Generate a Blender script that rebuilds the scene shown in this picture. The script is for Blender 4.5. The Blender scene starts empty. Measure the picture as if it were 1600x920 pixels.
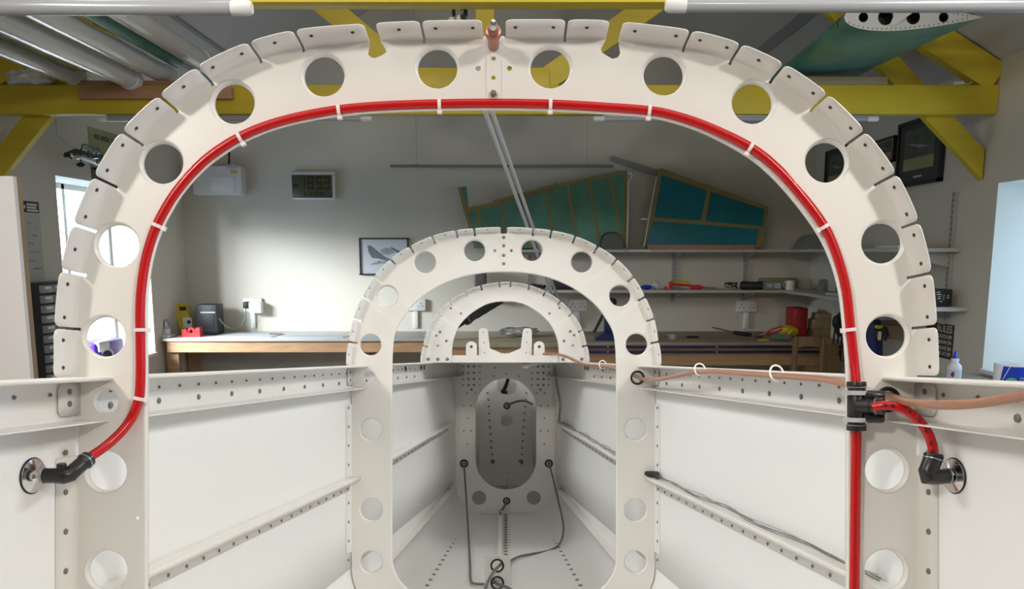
import bpy, bmesh, math, random
from mathutils import Vector, Matrix, Quaternion
from mathutils.geometry import delaunay_2d_cdt
from math import sin, cos, pi, radians, sqrt, atan2, hypot

random.seed(7)
# ------------------------------------------------------------------ camera
FPX, CX, CY = 1240.0, 800.0, 575.0
TH = math.atan(0.1452)
CAM = Vector((0, 0, 1.55))
cd = bpy.data.cameras.new('camera')
cam = bpy.data.objects.new('camera', cd)
bpy.context.scene.collection.objects.link(cam)
cam.location = CAM
cam.rotation_euler = (pi / 2 - TH, 0, 0)
cd.sensor_width = 36
cd.lens = 36 * FPX / 1600
cd.shift_y = (CY - 460) / 1600
cd.clip_start = 0.02
bpy.context.scene.camera = cam
S = bpy.context.scene
S.view_settings.view_transform = 'Standard'
S.view_settings.look = 'None'
S.view_settings.gamma = 1
S.view_settings.use_curve_mapping = False
S.view_settings.exposure = 0.0
S.cycles.max_bounces = 8
S.cycles.diffuse_bounces = 5
S.cycles.transparent_max_bounces = 12
# ------------------------------------------------------------------ daylight
w = bpy.data.worlds.new('sky'); S.world = w; w.use_nodes = True
bg = w.node_tree.nodes['Background']
bg.inputs[0].default_value = (0.40, 0.66, 1.0, 1)
bg.inputs[1].default_value = 4.5

RX = Matrix.Rotation(-TH, 4, 'X')
MF = Matrix.Translation(CAM) @ RX           # fuselage space: x right, y aft, z up
MW = Matrix.Identity(4)

def area(name, loc, target, size, energy, col, size_y=None, portal=False):
    l = bpy.data.lights.new(name, 'AREA'); l.energy = energy; l.color = col
    l.shape = 'RECTANGLE'; l.size = size; l.size_y = size_y or size
    o = bpy.data.objects.new(name, l); S.collection.objects.link(o)
    o.location = loc
    d = Vector(target) - Vector(loc)
    o.rotation_euler = d.to_track_quat('-Z', 'Y').to_euler()
    if portal: l.cycles.is_portal = True
    return o

WARM = (1.0, 0.93, 0.84)
# pair of workshop lamps before the fuselage, then unseen fill areas added to brighten it
area('ceiling_lamp', (-1.45, -1.10, 2.75), (-0.1, 1.0, 1.45), 0.26, 24.0, WARM, 0.26)
area('ceiling_lamp', (1.45, -1.10, 2.75), (0.1, 1.0, 1.45), 0.26, 24.0, WARM, 0.26)
area('side_fill', (-1.75, 1.35, 2.75), (0.3, 1.35, 1.2), 0.9, 23.0, (0.96, 0.985, 1.0), 0.25)  # unseen fill area added to brighten the side skins
area('side_fill', (1.75, 1.35, 2.75), (-0.3, 1.35, 1.2), 0.9, 23.0, (0.96, 0.985, 1.0), 0.25)  # matching added fill for the opposite skin
area('overhead_fill', (0.0, 0.15, 3.05), (0, 0.45, 1.2), 2.6, 12.0, (1.0, 0.965, 0.93), 1.0)  # added broad soft fill from above, no fixture there
area('overhead_fill', (0.0, 2.35, 3.0), (0, 2.35, 1.2), 2.2, 11.0, (1.0, 0.97, 0.94), 0.3)  # added narrow fill that lifts the dim tail
area('daylight_outside_left_window', (-5.2, 3.5, 2.5), (-2.0, 6.3, 1.2), 3.0, 1300.0, (0.86, 0.94, 1.0), 0.9)
area('window_portal_right', (2.9, 0.2, 1.4), (0, 0.2, 1.4), 1.5, 1.0, (1, 1, 1), 1.2, True)  # portal of the added near window
area('window_portal_left', (-3.1, 5.5, 1.4), (0, 5.5, 1.4), 1.2, 1.0, (1, 1, 1), 1.3, True)
area('window_portal_right', (2.9, 3.55, 1.4), (0, 3.55, 1.4), 1.3, 1.0, (1, 1, 1), 1.2, True)

# ------------------------------------------------------------------ pixel -> place helpers
def ray(px, py):
    v = Vector(((px - CX) / FPX, 1.0, (CY - py) / FPX))
    return RX.to_3x3() @ v
def WD(px, py, D):
    r = ray(px, py); return CAM + r * (D / r.y)
def WXp(px, py, X):
    r = ray(px, py); return CAM + r * (X / r.x)
def FP(px, py, Z):
    return Vector(((px - CX) * Z / FPX, Z, (CY - py) * Z / FPX))

# ------------------------------------------------------------------ materials
def mat(name, col, rough=0.5, metal=0.0, noise=0.0, scale=8.0, emit=None, coat=0.0, bump=0.0, stretch=None, alpha=None, trans=0.0):
    m = bpy.data.materials.new(name); m.use_nodes = True
    nt = m.node_tree; b = nt.nodes['Principled BSDF']
    b.inputs['Base Color'].default_value = (*col, 1)
    b.inputs['Roughness'].default_value = rough
    b.inputs['Metallic'].default_value = metal
    if coat: b.inputs['Coat Weight'].default_value = coat; b.inputs['Coat Roughness'].default_value = 0.15
    if trans: b.inputs['Transmission Weight'].default_value = trans
    if alpha is not None: b.inputs['Alpha'].default_value = alpha
    if emit: b.inputs['Emission Color'].default_value = (*emit[:3], 1); b.inputs['Emission Strength'].default_value = emit[3]
    if noise or bump:
        tc = nt.nodes.new('ShaderNodeTexCoord'); mp = nt.nodes.new('ShaderNodeMapping')
        mp.inputs['Scale'].default_value = stretch or (1, 1, 1)
        n = nt.nodes.new('ShaderNodeTexNoise'); n.inputs['Scale'].default_value = scale; n.inputs['Detail'].default_value = 5
        nt.links.new(tc.outputs['Object'], mp.inputs[0]); nt.links.new(mp.outputs[0], n.inputs['Vector'])
        if noise:
            r = nt.nodes.new('ShaderNodeValToRGB')
            r.color_ramp.elements[0].position = 0.3; r.color_ramp.elements[1].position = 0.7
            r.color_ramp.elements[0].color = (*[c * (1 - noise) for c in col], 1)
            r.color_ramp.elements[1].color = (*[min(1, c * (1 + noise)) for c in col], 1)
            nt.links.new(n.outputs['Fac'], r.inputs[0]); nt.links.new(r.outputs[0], b.inputs['Base Color'])
        if bump:
            bp = nt.nodes.new('ShaderNodeBump'); bp.inputs['Strength'].default_value = bump; bp.inputs['Distance'].default_value = 0.01
            nt.links.new(n.outputs['Fac'], bp.inputs['Height']); nt.links.new(bp.outputs[0], b.inputs['Normal'])
    return m
M = {}
M['white'] = mat('white_paint_on_metal', (0.80, 0.785, 0.75), 0.32, noise=0.015, scale=3)
M['skin'] = mat('white_skin_paint', (0.85, 0.855, 0.845), 0.42, noise=0.015, scale=2)
M['rivet'] = mat('dull_rivet', (0.22, 0.215, 0.20), 0.45, 0.5)
M['hole'] = mat('dark_small_hole', (0.06, 0.06, 0.055), 0.8)
M['red'] = mat('red_translucent_plastic', (0.52, 0.002, 0.004), 0.26, coat=0.1)
M['redmark'] = mat('dark_print_on_red', (0.22, 0.0, 0.004), 0.3)
M['black'] = mat('black_plastic', (0.018, 0.018, 0.02), 0.32, noise=0.1, scale=30)
M['rubber'] = mat('black_rubber', (0.012, 0.012, 0.012), 0.55)
M['chrome'] = mat('bright_steel', (0.72, 0.71, 0.69), 0.16, 1.0)
M['steel'] = mat('grey_steel', (0.40, 0.40, 0.40), 0.35, 0.9)
M['tie'] = mat('clear_nylon', (0.86, 0.74, 0.72), 0.35)
M['tiew'] = mat('white_nylon', (0.9, 0.88, 0.85), 0.35)
M['tieg'] = mat('grey_nylon', (0.45, 0.46, 0.45), 0.4)
M['copper'] = mat('copper_colour', (0.40, 0.17, 0.12), 0.35, 0.5)
M['cable'] = mat('brown_cable_jacket', (0.40, 0.195, 0.125), 0.3, coat=0.2, noise=0.05)
M['gcable'] = mat('grey_cable_jacket', (0.16, 0.16, 0.145), 0.45)
M['wire'] = mat('thin_grey_wire', (0.35, 0.35, 0.34), 0.4)
M['wall'] = mat('painted_plaster', (0.62, 0.575, 0.485), 0.85, noise=0.03, scale=1.2, bump=0.05)
M['ceil'] = mat('grey_ceiling_board', (0.50, 0.475, 0.44), 0.85, noise=0.03, scale=0.8)
M['seam'] = mat('ceiling_joint_strip', (0.30, 0.29, 0.27), 0.8)
M['floor'] = mat('grey_concrete', (0.30, 0.29, 0.27), 0.8, noise=0.12, scale=3)
M['yellow'] = mat('yellow_painted_timber', (0.60, 0.45, 0.028), 0.42, noise=0.05, scale=4, stretch=(1, 6, 6))
M['pine'] = mat('pine_wood', (0.50, 0.29, 0.15), 0.55, noise=0.16, scale=7, stretch=(1, 8, 10))
M['ply'] = mat('raw_board_edge', (0.34, 0.24, 0.15), 0.7, noise=0.12, scale=9)
M['plank'] = mat('pinkish_plank', (0.42, 0.22, 0.12), 0.6, noise=0.1, scale=8, stretch=(1, 8, 8))
M['btop'] = mat('bench_top_laminate', (0.55, 0.54, 0.52), 0.5, noise=0.06, scale=5)
M['btop2'] = mat('plywood_bench_top', (0.36, 0.30, 0.20), 0.55, noise=0.1, scale=5)
M['white2'] = mat('white_plastic', (0.72, 0.71, 0.68), 0.4)
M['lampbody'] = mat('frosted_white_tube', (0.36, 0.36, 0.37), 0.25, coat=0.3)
M['board'] = mat('white_melamine_board', (0.86, 0.82, 0.80), 0.35)
M['blackp'] = mat('matt_black', (0.02, 0.02, 0.022), 0.5)
M['railg'] = mat('dull_grey_metal', (0.20, 0.20, 0.185), 0.5, 0.3)
M['upg'] = mat('grey_white_shelf_metal', (0.40, 0.39, 0.35), 0.5)
M['glass'] = None
M['teal'] = mat('teal_skin', (0.05, 0.20, 0.155), 0.32, noise=0.28, scale=5, bump=0.05)
M['green'] = mat('green_protective_film', (0.085, 0.26, 0.185), 0.3, noise=0.25, scale=4)
M['blue'] = mat('turquoise_film', (0.012, 0.17, 0.21), 0.28, noise=0.2, scale=5)
M['olive'] = mat('olive_primer', (0.27, 0.21, 0.07), 0.5, noise=0.1, scale=10)
M['dkblue'] = mat('dark_blue_enamel', (0.006, 0.014, 0.10), 0.35)
M['brown'] = mat('brown_wood', (0.20, 0.12, 0.05), 0.55, noise=0.2, scale=9, stretch=(6, 6, 1))
M['block'] = mat('wooden_offcut', (0.30, 0.22, 0.13), 0.6, noise=0.15, scale=12)
M['redp'] = mat('red_plastic', (0.62, 0.02, 0.02), 0.4)
M['drk'] = mat('dark_red_case', (0.34, 0.012, 0.015), 0.45)
M['yel'] = mat('yellow_plastic', (0.62, 0.48, 0.03), 0.5)
M['lcd'] = mat('olive_lcd', (0.085, 0.08, 0.045), 0.3)
M['lcdd'] = mat('lcd_segment', (0.025, 0.018, 0.006), 0.4)
M['paper'] = mat('cool_white_paper', (0.50, 0.52, 0.55), 0.7)
M['ink'] = mat('grey_ink', (0.13, 0.14, 0.16), 0.8, noise=0.2, scale=20)
M['ink2'] = mat('pale_grey_ink', (0.28, 0.30, 0.33), 0.8, noise=0.2, scale=20)
M['poster'] = mat('yellowed_poster', (0.32, 0.31, 0.15), 0.7, noise=0.15, scale=6)
M['photo'] = mat('dark_green_photograph', (0.075, 0.085, 0.065), 0.4, noise=0.4, scale=9)
M['mount'] = mat('dark_mount_card', (0.055, 0.058, 0.05), 0.6)
M['binsg'] = mat('grey_drawer_plastic', (0.25, 0.255, 0.26), 0.35, noise=0.1, scale=10)
M['bag'] = mat('crumpled_clear_bag', (0.58, 0.58, 0.56), 0.3, noise=0.2, scale=20, bump=0.4)
M['purple'] = mat('purple_plastic', (0.09, 0.02, 0.42), 0.35)
M['sign'] = mat('black_brown_tin_sign', (0.035, 0.03, 0.026), 0.5, noise=0.2, scale=20)
M['cream'] = mat('cream_lettering', (0.60, 0.56, 0.48), 0.6)
M['rollblue'] = mat('blue_wrapper', (0.01, 0.05, 0.50), 0.3)
M['rolldk'] = mat('navy_wrapper', (0.01, 0.01, 0.16), 0.3)
M['lgreen'] = mat('green_badge', (0.12, 0.42, 0.28), 0.5)
M['capblue'] = mat('blue_cap', (0.01, 0.04, 0.45), 0.35)
M['ribw'] = mat('white_primed_rib', (0.60, 0.60, 0.57), 0.45)
g = bpy.data.materials.new('window_glass'); g.use_nodes = True
nt = g.node_tree; nt.nodes.clear()
o_ = nt.nodes.new('ShaderNodeOutputMaterial'); mx = nt.nodes.new('ShaderNodeMixShader')
tr = nt.nodes.new('ShaderNodeBsdfTransparent'); gl = nt.nodes.new('ShaderNodeBsdfGlossy'); gl.inputs['Roughness'].default_value = 0.02
mx.inputs[0].default_value = 0.06
nt.links.new(tr.outputs[0], mx.inputs[1]); nt.links.new(gl.outputs[0], mx.inputs[2]); nt.links.new(mx.outputs[0], o_.inputs[0])
M['glass'] = g

# ------------------------------------------------------------------ mesh builder
class MB:
    def __init__(s, m='white'):
        s.v = []; s.f = []; s.mi = []; s.fl = []; s.flat = False; s.mats = []; s.cur = s._m(m)
    def _m(s, m):
        if m not in s.mats: s.mats.append(m)
        return s.mats.index(m)
    def m(s, m): s.cur = s._m(m); return s
    def add(s, vs, fs):
        n = len(s.v); s.v += [Vector(a) for a in vs]
        for f in fs: s.f.append([i + n for i in f]); s.mi.append(s.cur); s.fl.append(s.flat)
        return s
    def box(s, lo, hi, bev=0.0):
        lo = Vector(lo); hi = Vector(hi)
        lo, hi = Vector(map(min, lo, hi)), Vector(map(max, lo, hi))
        if bev <= 0:
            x0, y0, z0 = lo; x1, y1, z1 = hi
            s.add([(x0,y0,z0),(x1,y0,z0),(x1,y1,z0),(x0,y1,z0),(x0,y0,z1),(x1,y0,z1),(x1,y1,z1),(x0,y1,z1)],
                  [(0,3,2,1),(4,5,6,7),(0,1,5,4),(1,2,6,5),(2,3,7,6),(3,0,4,7)])
        else:
            bm = bmesh.new(); bmesh.ops.create_cube(bm, size=1)
            for v in bm.verts:
                v.co = Vector([(lo[i] + hi[i]) / 2 + v.co[i] * (hi[i] - lo[i]) for i in range(3)])
            b = min(bev, 0.45 * min(hi - lo))
            bmesh.ops.bevel(bm, geom=list(bm.edges), offset=b, segments=2, affect='EDGES', profile=0.5)
            s.frombm(bm)
        return s
    def frombm(s, bm):
        bm.verts.index_update()
        s.add([v.co.copy() for v in bm.verts], [[v.index for v in f.verts] for f in bm.faces]); bm.free(); return s
    def obox(s, c, ax, ay, az, hx, hy, hz):      # oriented box: centre, axes, half sizes
        c = Vector(c); vs = []
        for k in (-1, 1):
            for (i, j) in ((-1,-1),(1,-1),(1,1),(-1,1)):
                vs.append(c + ax*hx*i + ay*hy*j + az*hz*k)
        s.add(vs, [(0,3,2,1),(4,5,6,7),(0,1,5,4),(1,2,6,5),(2,3,7,6),(3,0,4,7)]); return s
    def beam(s, a, b, wd, hd, up=(0, 1, 0)):     # bar from a to b; hd measured along `up`
        a = Vector(a); b = Vector(b); ax = (b - a).normalized()
        az = Vector(up); az = (az - ax * az.dot(ax)).normalized(); ay = az.cross(ax)
        s.obox((a + b) / 2, ax, ay, az, (b - a).length / 2, wd / 2, hd / 2); return s
    def tube(s, pts, r, n=10, cap=True, closed=False):
        pts = [Vector(p) for p in pts]; k = len(pts)
        rs = r if isinstance(r, (list, tuple)) else [r] * k
        vs = []; fs = []; prev = None
        for i, p in enumerate(pts):
            t = (pts[min(i+1, k-1)] - pts[max(i-1, 0)])
            if closed: t = pts[(i+1) % k] - pts[(i-1) % k]
            t = t.normalized() if t.length > 1e-9 else Vector((0, 0, 1))
            if prev is None:
                u = t.orthogonal().normalized()
            else:
                u = (prev - t * prev.dot(t)).normalized()
            prev = u; q = t.cross(u)
            for j in range(n):
                a = 2 * pi * j / n
                vs.append(p + (u * cos(a) + q * sin(a)) * rs[i])
        for i in range(k - 1 + (1 if closed else 0)):
            for j in range(n):
                a = i * n + j; b = i * n + (j + 1) % n; c = ((i + 1) % k) * n + (j + 1) % n; d = ((i + 1) % k) * n + j
                fs.append((a, b, c, d))
        if cap and not closed:
            fs.append(tuple(range(n))[::-1]); fs.append(tuple((k - 1) * n + j for j in range(n)))
        s.add(vs, fs); return s
    def lathe(s, prof, origin, axis, n=20):      # prof: (radius, distance along axis)
        o = Vector(origin); ax = Vector(axis).normalized(); u = ax.orthogonal().normalized(); q = ax.cross(u)
        vs = []; fs = []; k = len(prof)
        for (r, h) in prof:
            for j in range(n):
                a = 2 * pi * j / n; vs.append(o + ax * h + (u * cos(a) + q * sin(a)) * max(r, 1e-5))
        for i in range(k - 1):
            for j in range(n):
                fs.append((i*n+j, i*n+(j+1) % n, (i+1)*n+(j+1) % n, (i+1)*n+j))
        s.add(vs, fs); return s
    def sphere(s, c, r, sc=(1, 1, 1), n=12):
        bm = bmesh.new(); bmesh.ops.create_uvsphere(bm, u_segments=n, v_segments=max(6, n // 2), radius=r)
        for v in bm.verts: v.co = Vector(c) + Vector((v.co.x*sc[0], v.co.y*sc[1], v.co.z*sc[2]))
        s.frombm(bm); return s
    def prism(s, poly, off):                      # polygon of 3D points extruded by off
        n = len(poly); off = Vector(off); poly = [Vector(p) for p in poly]
        s.add(poly + [p + off for p in poly],
              [tuple(range(n))[::-1], tuple(range(n, 2*n))] + [(i, (i+1) % n, n+(i+1) % n, n+i) for i in range(n)])
        return s
    def rivet(s, p, nrm, r=0.0023, h=0.0008, n=8):
        p = Vector(p); nrm = Vector(nrm).normalized()
        s.lathe([(r, -0.0004), (r, h*0.4), (r*0.65, h), (0, h*1.1)], p, nrm, n); return s
    def plate(s, outer, holes, to3d, thick=0.0):  # flat plate with holes; to3d maps (a,b)->Vector ; off = thick vector
        pts = []; edges = []
        for loop in [outer] + holes:
            n0 = len(pts); k = len(loop); pts += [Vector((p[0], p[1])) for p in loop]
            edges += [(n0+i, n0+(i+1) % k) for i in range(k)]
        V, E, F, *_ = delaunay_2d_cdt(pts, edges, [], 0, 1e-7)
        def inside(x, y, lp):
            c = False; j = len(lp) - 1
            for i in range(len(lp)):
                xi, yi = lp[i][0], lp[i][1]; xj, yj = lp[j][0], lp[j][1]
                if (yi > y) != (yj > y) and x < (xj-xi)*(y-yi)/(yj-yi)+xi: c = not c
                j = i
            return c
        fs = []
        for f in F:
            cx = sum(V[i].x for i in f)/3; cy = sum(V[i].y for i in f)/3
            if inside(cx, cy, outer) and not any(inside(cx, cy, h) for h in holes): fs.append(list(f))
        top = [to3d(v.x, v.y) for v in V]
        if not thick: s.flat = True; s.add(top, fs); s.flat = False; return s
        t = Vector(thick); nV = len(V)
        al = fs + [[i + nV for i in f[::-1]] for f in fs]
        from collections import Counter
        ec = Counter()
        for f in fs:
            for i in range(3): ec[(f[i], f[(i+1) % 3])] += 1
        for (a, b) in ec:
            if (b, a) not in ec: al.append([b, a, a+nV, b+nV])
        s.flat = True; s.add(top + [p + t for p in top], al); s.flat = False; return s

BASE = {}
def tag(o, label=None, cat=None, group=None, kind=None):
    if label: o['label'] = label
    if cat: o['category'] = cat
    if group: o['group'] = group
    if kind: o['kind'] = kind
    return o
def thing(name, label, cat, base, space=MW, group=None):
    o = bpy.data.objects.new(name, None); S.collection.objects.link(o)
    o.empty_display_size = 0.05
    o.matrix_world = space @ Matrix.Translation(Vector(base))
    BASE[o.name] = (space, Vector(base))
    return tag(o, label, cat, group)
def build(name, mb, parent=None, space=MW, label=None, cat=None, group=None, kind=None, smooth=35, solid=0.0, base=None):
    me = bpy.data.meshes.new(name)
    me.from_pydata([tuple(v) for v in mb.v], [], mb.f)
    for mm in mb.mats: me.materials.append(M[mm])
    me.polygons.foreach_set('material_index', mb.mi)
    fa = me.attributes.new('flatf', 'BOOLEAN', 'FACE'); fa.data.foreach_set('value', mb.fl)
    bm = bmesh.new(); bm.from_mesh(me)
    bmesh.ops.remove_doubles(bm, verts=bm.verts, dist=1e-6)
    bmesh.ops.recalc_face_normals(bm, faces=bm.faces); bm.to_mesh(me); bm.free()
    o = bpy.data.objects.new(name, me); S.collection.objects.link(o)
    if parent is not None:
        sp, b = BASE[parent.name]; BASE[o.name] = (sp, b); o.parent = parent
        me.transform(Matrix.Translation(-b))
    else:
        xs = [v.co for v in me.vertices]
        b = Vector(base) if base is not None else Vector(((min(v.x for v in xs)+max(v.x for v in xs))/2, (min(v.y for v in xs)+max(v.y for v in xs))/2, min(v.z for v in xs)))
        me.transform(Matrix.Translation(-b)); o.matrix_world = space @ Matrix.Translation(b)
        BASE[o.name] = (space, b)
    if smooth:
        me.polygons.foreach_set('use_smooth', [True] * len(me.polygons))
        me.set_sharp_from_angle(angle=radians(smooth))
        fl = [False] * len(me.polygons); me.attributes['flatf'].data.foreach_get('value', fl)
        me.polygons.foreach_set('use_smooth', [not x for x in fl])
    me.attributes.remove(me.attributes['flatf'])
    if solid:
        md = o.modifiers.new('sheet', 'SOLIDIFY'); md.thickness = solid; md.offset = 0
    return tag(o, label, cat, group, kind)
def bpx(mb, x0, y0, x1, y1, D, dep, bev=0.0):    # box whose front face fills a pixel rectangle at distance D
    a = WD(x0, y0, D); b = WD(x1, y1, D); c = WD(x0, y1, D)
    cx0 = (a.x + WD(x0, y1, D).x) / 2; cx1 = (b.x + WD(x1, y0, D).x) / 2
    return mb.box((cx0, D, b.z), (cx1, D + dep, a.z), bev)
def text(name, body, parent, M4, size, m, extr=0.0006, align='CENTER'):
    c = bpy.data.curves.new(name, 'FONT'); c.body = body; c.size = size; c.align_x = align; c.align_y = 'CENTER'
    c.extrude = extr; c.materials.append(M[m])
    tmp = bpy.data.objects.new('tmp', c); S.collection.objects.link(tmp)
    me = bpy.data.meshes.new_from_object(tmp.evaluated_get(bpy.context.evaluated_depsgraph_get()))
    bpy.data.objects.remove(tmp)
    sp, b = BASE[parent.name]
    me.transform(Matrix.Translation(-b) @ M4)
    o = bpy.data.objects.new(name, me); S.collection.objects.link(o); BASE[o.name] = (sp, b); o.parent = parent
    return o
def catmull(P, n=8, closed=False):
    P = [Vector(p) for p in P]; out = []; k = len(P)
    rng = range(k if closed else k - 1)
    for i in rng:
        p0 = P[(i-1) % k] if (closed or i > 0) else P[0] * 2 - P[1]
        p1 = P[i]; p2 = P[(i+1) % k]; p3 = P[(i+2) % k] if (closed or i + 2 < k) else P[-1] * 2 - P[-2]
        for j in range(n):
            t = j / n
            out.append(0.5 * ((2*p1) + (p2-p0)*t + (2*p0-5*p1+4*p2-p3)*t*t + (3*p1-p0-3*p2+p3)*t**3))
    if not closed: out.append(P[-1])
    return out
# ================================================================== FUSELAGE
def Cc(Z): return -0.0103 - 0.0047 * Z
def H(Z): return 0.4839 - 0.1136 * Z
def VT(Z): return -0.0088 + 0.0165 * (Z - 0.75)
def VB(Z): return -0.050 + 0.0115 * (Z - 0.75)
VFL = -0.5
Z1, Z2, Z3, Z4, Z5 = 0.75, 1.58, 2.203, 2.748, 3.28
fus = thing('aircraft_fuselage', 'white painted open aircraft rear fuselage of riveted metal frames and skins seen from inside', 'aircraft fuselage', (-0.02, 1.9, -0.51), MF)

def loft(mb, secs, closed=False):
    n = len(secs[0]); vs = []; fs = []
    for s_ in secs: vs += s_
    for i in range(len(secs) - 1):
        for j in range(n - (0 if closed else 1)):
            fs.append((i*n+j, i*n+(j+1) % n, (i+1)*n+(j+1) % n, (i+1)*n+j))
    mb.add(vs, fs)
def circ(cx, cy, r, n=36): return [(cx + r*cos(2*pi*i/n), cy + r*sin(2*pi*i/n)) for i in range(n)]

def norms(P, closed):
    out = []; k = len(P)
    for i in range(k):
        a = P[(i-1) % k] if closed or i > 0 else P[i]; b = P[(i+1) % k] if closed or i < k-1 else P[i]
        t = (b - a).normalized(); out.append(Vector((t.y, -t.x)))
    return out

def lower_path(h, c, vtop, vbot, rc, n=10):   # right side down, across the bottom, up the left side (clockwise)
    P = []
    for i in range(12): P.append((c + h, vtop + (vbot + rc - vtop) * i / 12))
    for i in range(n + 1):
        a = -pi/2 * i / n; P.append((c + h - rc + rc*cos(a), vbot + rc + rc*sin(a)))
    for i in range(1, 12): P.append((c + (h - rc) * (1 - 2*i/12), vbot))
    for i in range(n + 1):
        a = -pi/2 - pi/2 * i / n; P.append((c - h + rc + rc*cos(a), vbot + rc + rc*sin(a)))
    for i in range(1, 13): P.append((c - h, vbot + rc + (vtop - vbot - rc) * i / 12))
    return [Vector(p) for p in P]

def frame(name, Z, d, free_px, slots, inner_px, holes, label, small=[], rivs=[], closed=True, rb=0.002, kr=2.6, lip=0.005, hollow=None, holedots=True, slotw=0.0025):
    Zf = Z - d; k1 = Z / FPX
    off = 0.1136 * d
    A = [Vector(((x-CX)*Zf/FPX, (CY-y)*Zf/FPX)) for x, y in free_px]
    A = catmull(A, 10)
    nar = len(A)
    if closed:
        lp = lower_path(H(Zf) - 0.0012, Cc(Zf), A[-1].y - 0.012, VFL + 0.002, 0.1)
        A = A + lp[:-1]
    N = norms(A, closed)
    R = [a + n*off for a, n in zip(A, N)]
    Bd = [a + n*(off + rb) for a, n in zip(A, N)]
    m = MB('white')
    to3 = lambda a, b: Vector((a, Z, b))
    def near(p, lim=nar):
        return min(range(lim), key=lambda i: (Bd[i] - p).length)
    # slots: each ('k', inner px) or ('c', [px polygon])
    cuts = []
    for s_ in slots:
        if s_[0] == 'k':
            ip = Vector(((s_[1][0]-CX)*k1, (CY-s_[1][1])*k1)); i = near(ip)
            cuts.append((i, i, 'k', ip))
        else:
            poly = [Vector(((x-CX)*k1, (CY-y)*k1)) for x, y in s_[1]]
            cuts.append((near(poly[0]), near(poly[-1]), 'c', poly))
    cuts.sort(key=lambda c_: c_[0])
    def along(i, dist):          # point on the boundary at arc distance from index i
        j = i; s_ = 1 if dist > 0 else -1; rem = abs(dist)
        while 0 <= j + s_ < nar:
            L = (A[j+s_] - A[j]).length
            if L > rem:
                t = rem / L; return j + s_*t
            rem -= L; j += s_
        return float(j)
    def at(arr, f):
        i = int(math.floor(f)); t = f - i
        return arr[i] if t < 1e-6 else arr[i].lerp(arr[(i+1) % len(arr)], t)
    outer = []; tabs = []; pos = 0.0
    for (i0, i1, kind, dat) in cuts:
        if kind == 'k': a = along(i0, -slotw/2); b = along(i1, slotw/2)
        else: a, b = float(i0), float(i1)
        tabs.append((pos, a))
        outer.append(at(Bd, pos)); outer += [Bd[i] for i in range(int(pos)+1, int(math.ceil(a)))]; outer.append(at(Bd, a))
        if kind == 'k':
            n = N[i0]; t = Vector((-n.y, n.x)); rk = kr*k1
            depth = max((dat - Bd[i0]).dot(n), rk*1.2)
            cc_ = Bd[i0] + n*depth
            t = Vector((-n.y, n.x))    # pointing back along traversal
            tt = -t if (at(Bd, b) - at(Bd, a)).dot(t) < 0 else t
            for q in range(9):
                ang = pi * (0.85 - 1.7*q/8) if False else None
            for q in range(11):
                ph = radians(215 - 250*q/10 + 0)  # sweep around the bottom of the keyhole
                outer.append(cc_ - tt*rk*cos(radians(-35 + 250*q/10)) + n*rk*sin(radians(-35 + 250*q/10)))
        else:
            outer += dat[1:-1] if len(dat) > 2 else []
        pos = b
    tabs.append((pos, float(nar - 1)))
    outer.append(at(Bd, pos)); outer += [Bd[i] for i in range(int(pos)+1, nar)]
    if closed: outer += [Bd[i] for i in range(nar, len(Bd))]
    inner = [Vector(((x-CX)*k1, (CY-y)*k1)) for x, y in inner_px]
    inner = catmull(inner, 8)
    if closed:
        inner += lower_path((inner[-1].x - inner[0].x)/2, (inner[-1].x + inner[0].x)/2, inner[-1].y - 0.01, -0.455, 0.078)[:-1]
        IN = norms(inner, True)
        web_in = [p - n*rb for p, n in zip(inner, IN)]
        polyO, hol = outer, [web_in]
    else:
        IN = norms(inner, False)
        web_in = [p - n*rb for p, n in zip(inner, IN)]
        polyO, hol = outer + web_in[::-1], []
    for (hx, hy, hr) in holes: hol.append(circ((hx-CX)*k1, (CY-hy)*k1, hr*k1*1.13))
    for (hx, hy, hr) in small: hol.append(circ((hx-CX)*k1, (CY-hy)*k1, hr*k1, 14))
    m.plate([(p.x, p.y) for p in polyO], [[(p[0], p[1]) for p in h_] for h_ in hol], to3)
    # flared lips round the lightening holes
    for (hx, hy, hr) in holes:
        r = hr*k1
        m.lathe([(r*1.13, 0), (r*1.09, 0.0008), (r*1.035, 0.0028), (r, 0.0062)], (((hx-CX)*k1), Z, (CY-hy)*k1), (0, 1, 0), 36)
    # lip round the opening
    secs = []
    for p, n in zip(inner, IN):
        row = []
        for q in range(4):
            a = pi/2*q/3; row.append(Vector((p.x - n.x*rb*(1-sin(a)), Z + rb - rb*cos(a), p.y - n.y*rb*(1-sin(a)))))
        row.append(Vector((p.x, Z + lip, p.y))); secs.append(row)
    if closed: secs.append(secs[0])
    loft(m, secs)
    # skin flanges (tabs)
    def tab(f0, f1, rc=0.006, lim=None, inset=0.0, L=None):
        seg = [f0] + [float(i) for i in range(int(f0)+1, int(math.ceil(f1)))] + [f1]
        if len(seg) < 2: return
        # refine the ends for the rounded corners
        pts = [(at(A, f), at(N, f)) for f in seg]
        cum = [0.0]
        for i in range(1, len(pts)): cum.append(cum[-1] + (pts[i][0]-pts[i-1][0]).length)
        T = cum[-1]
        if T < 1e-4: return
        ss = sorted(set([rc*x for x in (0, .07, .2, .45, 1)] + [T-rc*x for x in (0, .07, .2, .45, 1)] + [T*i/14 for i in range(1, 14)]))
        ss = [s_ for s_ in ss if 0 <= s_ <= T]
        secs = []
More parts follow.
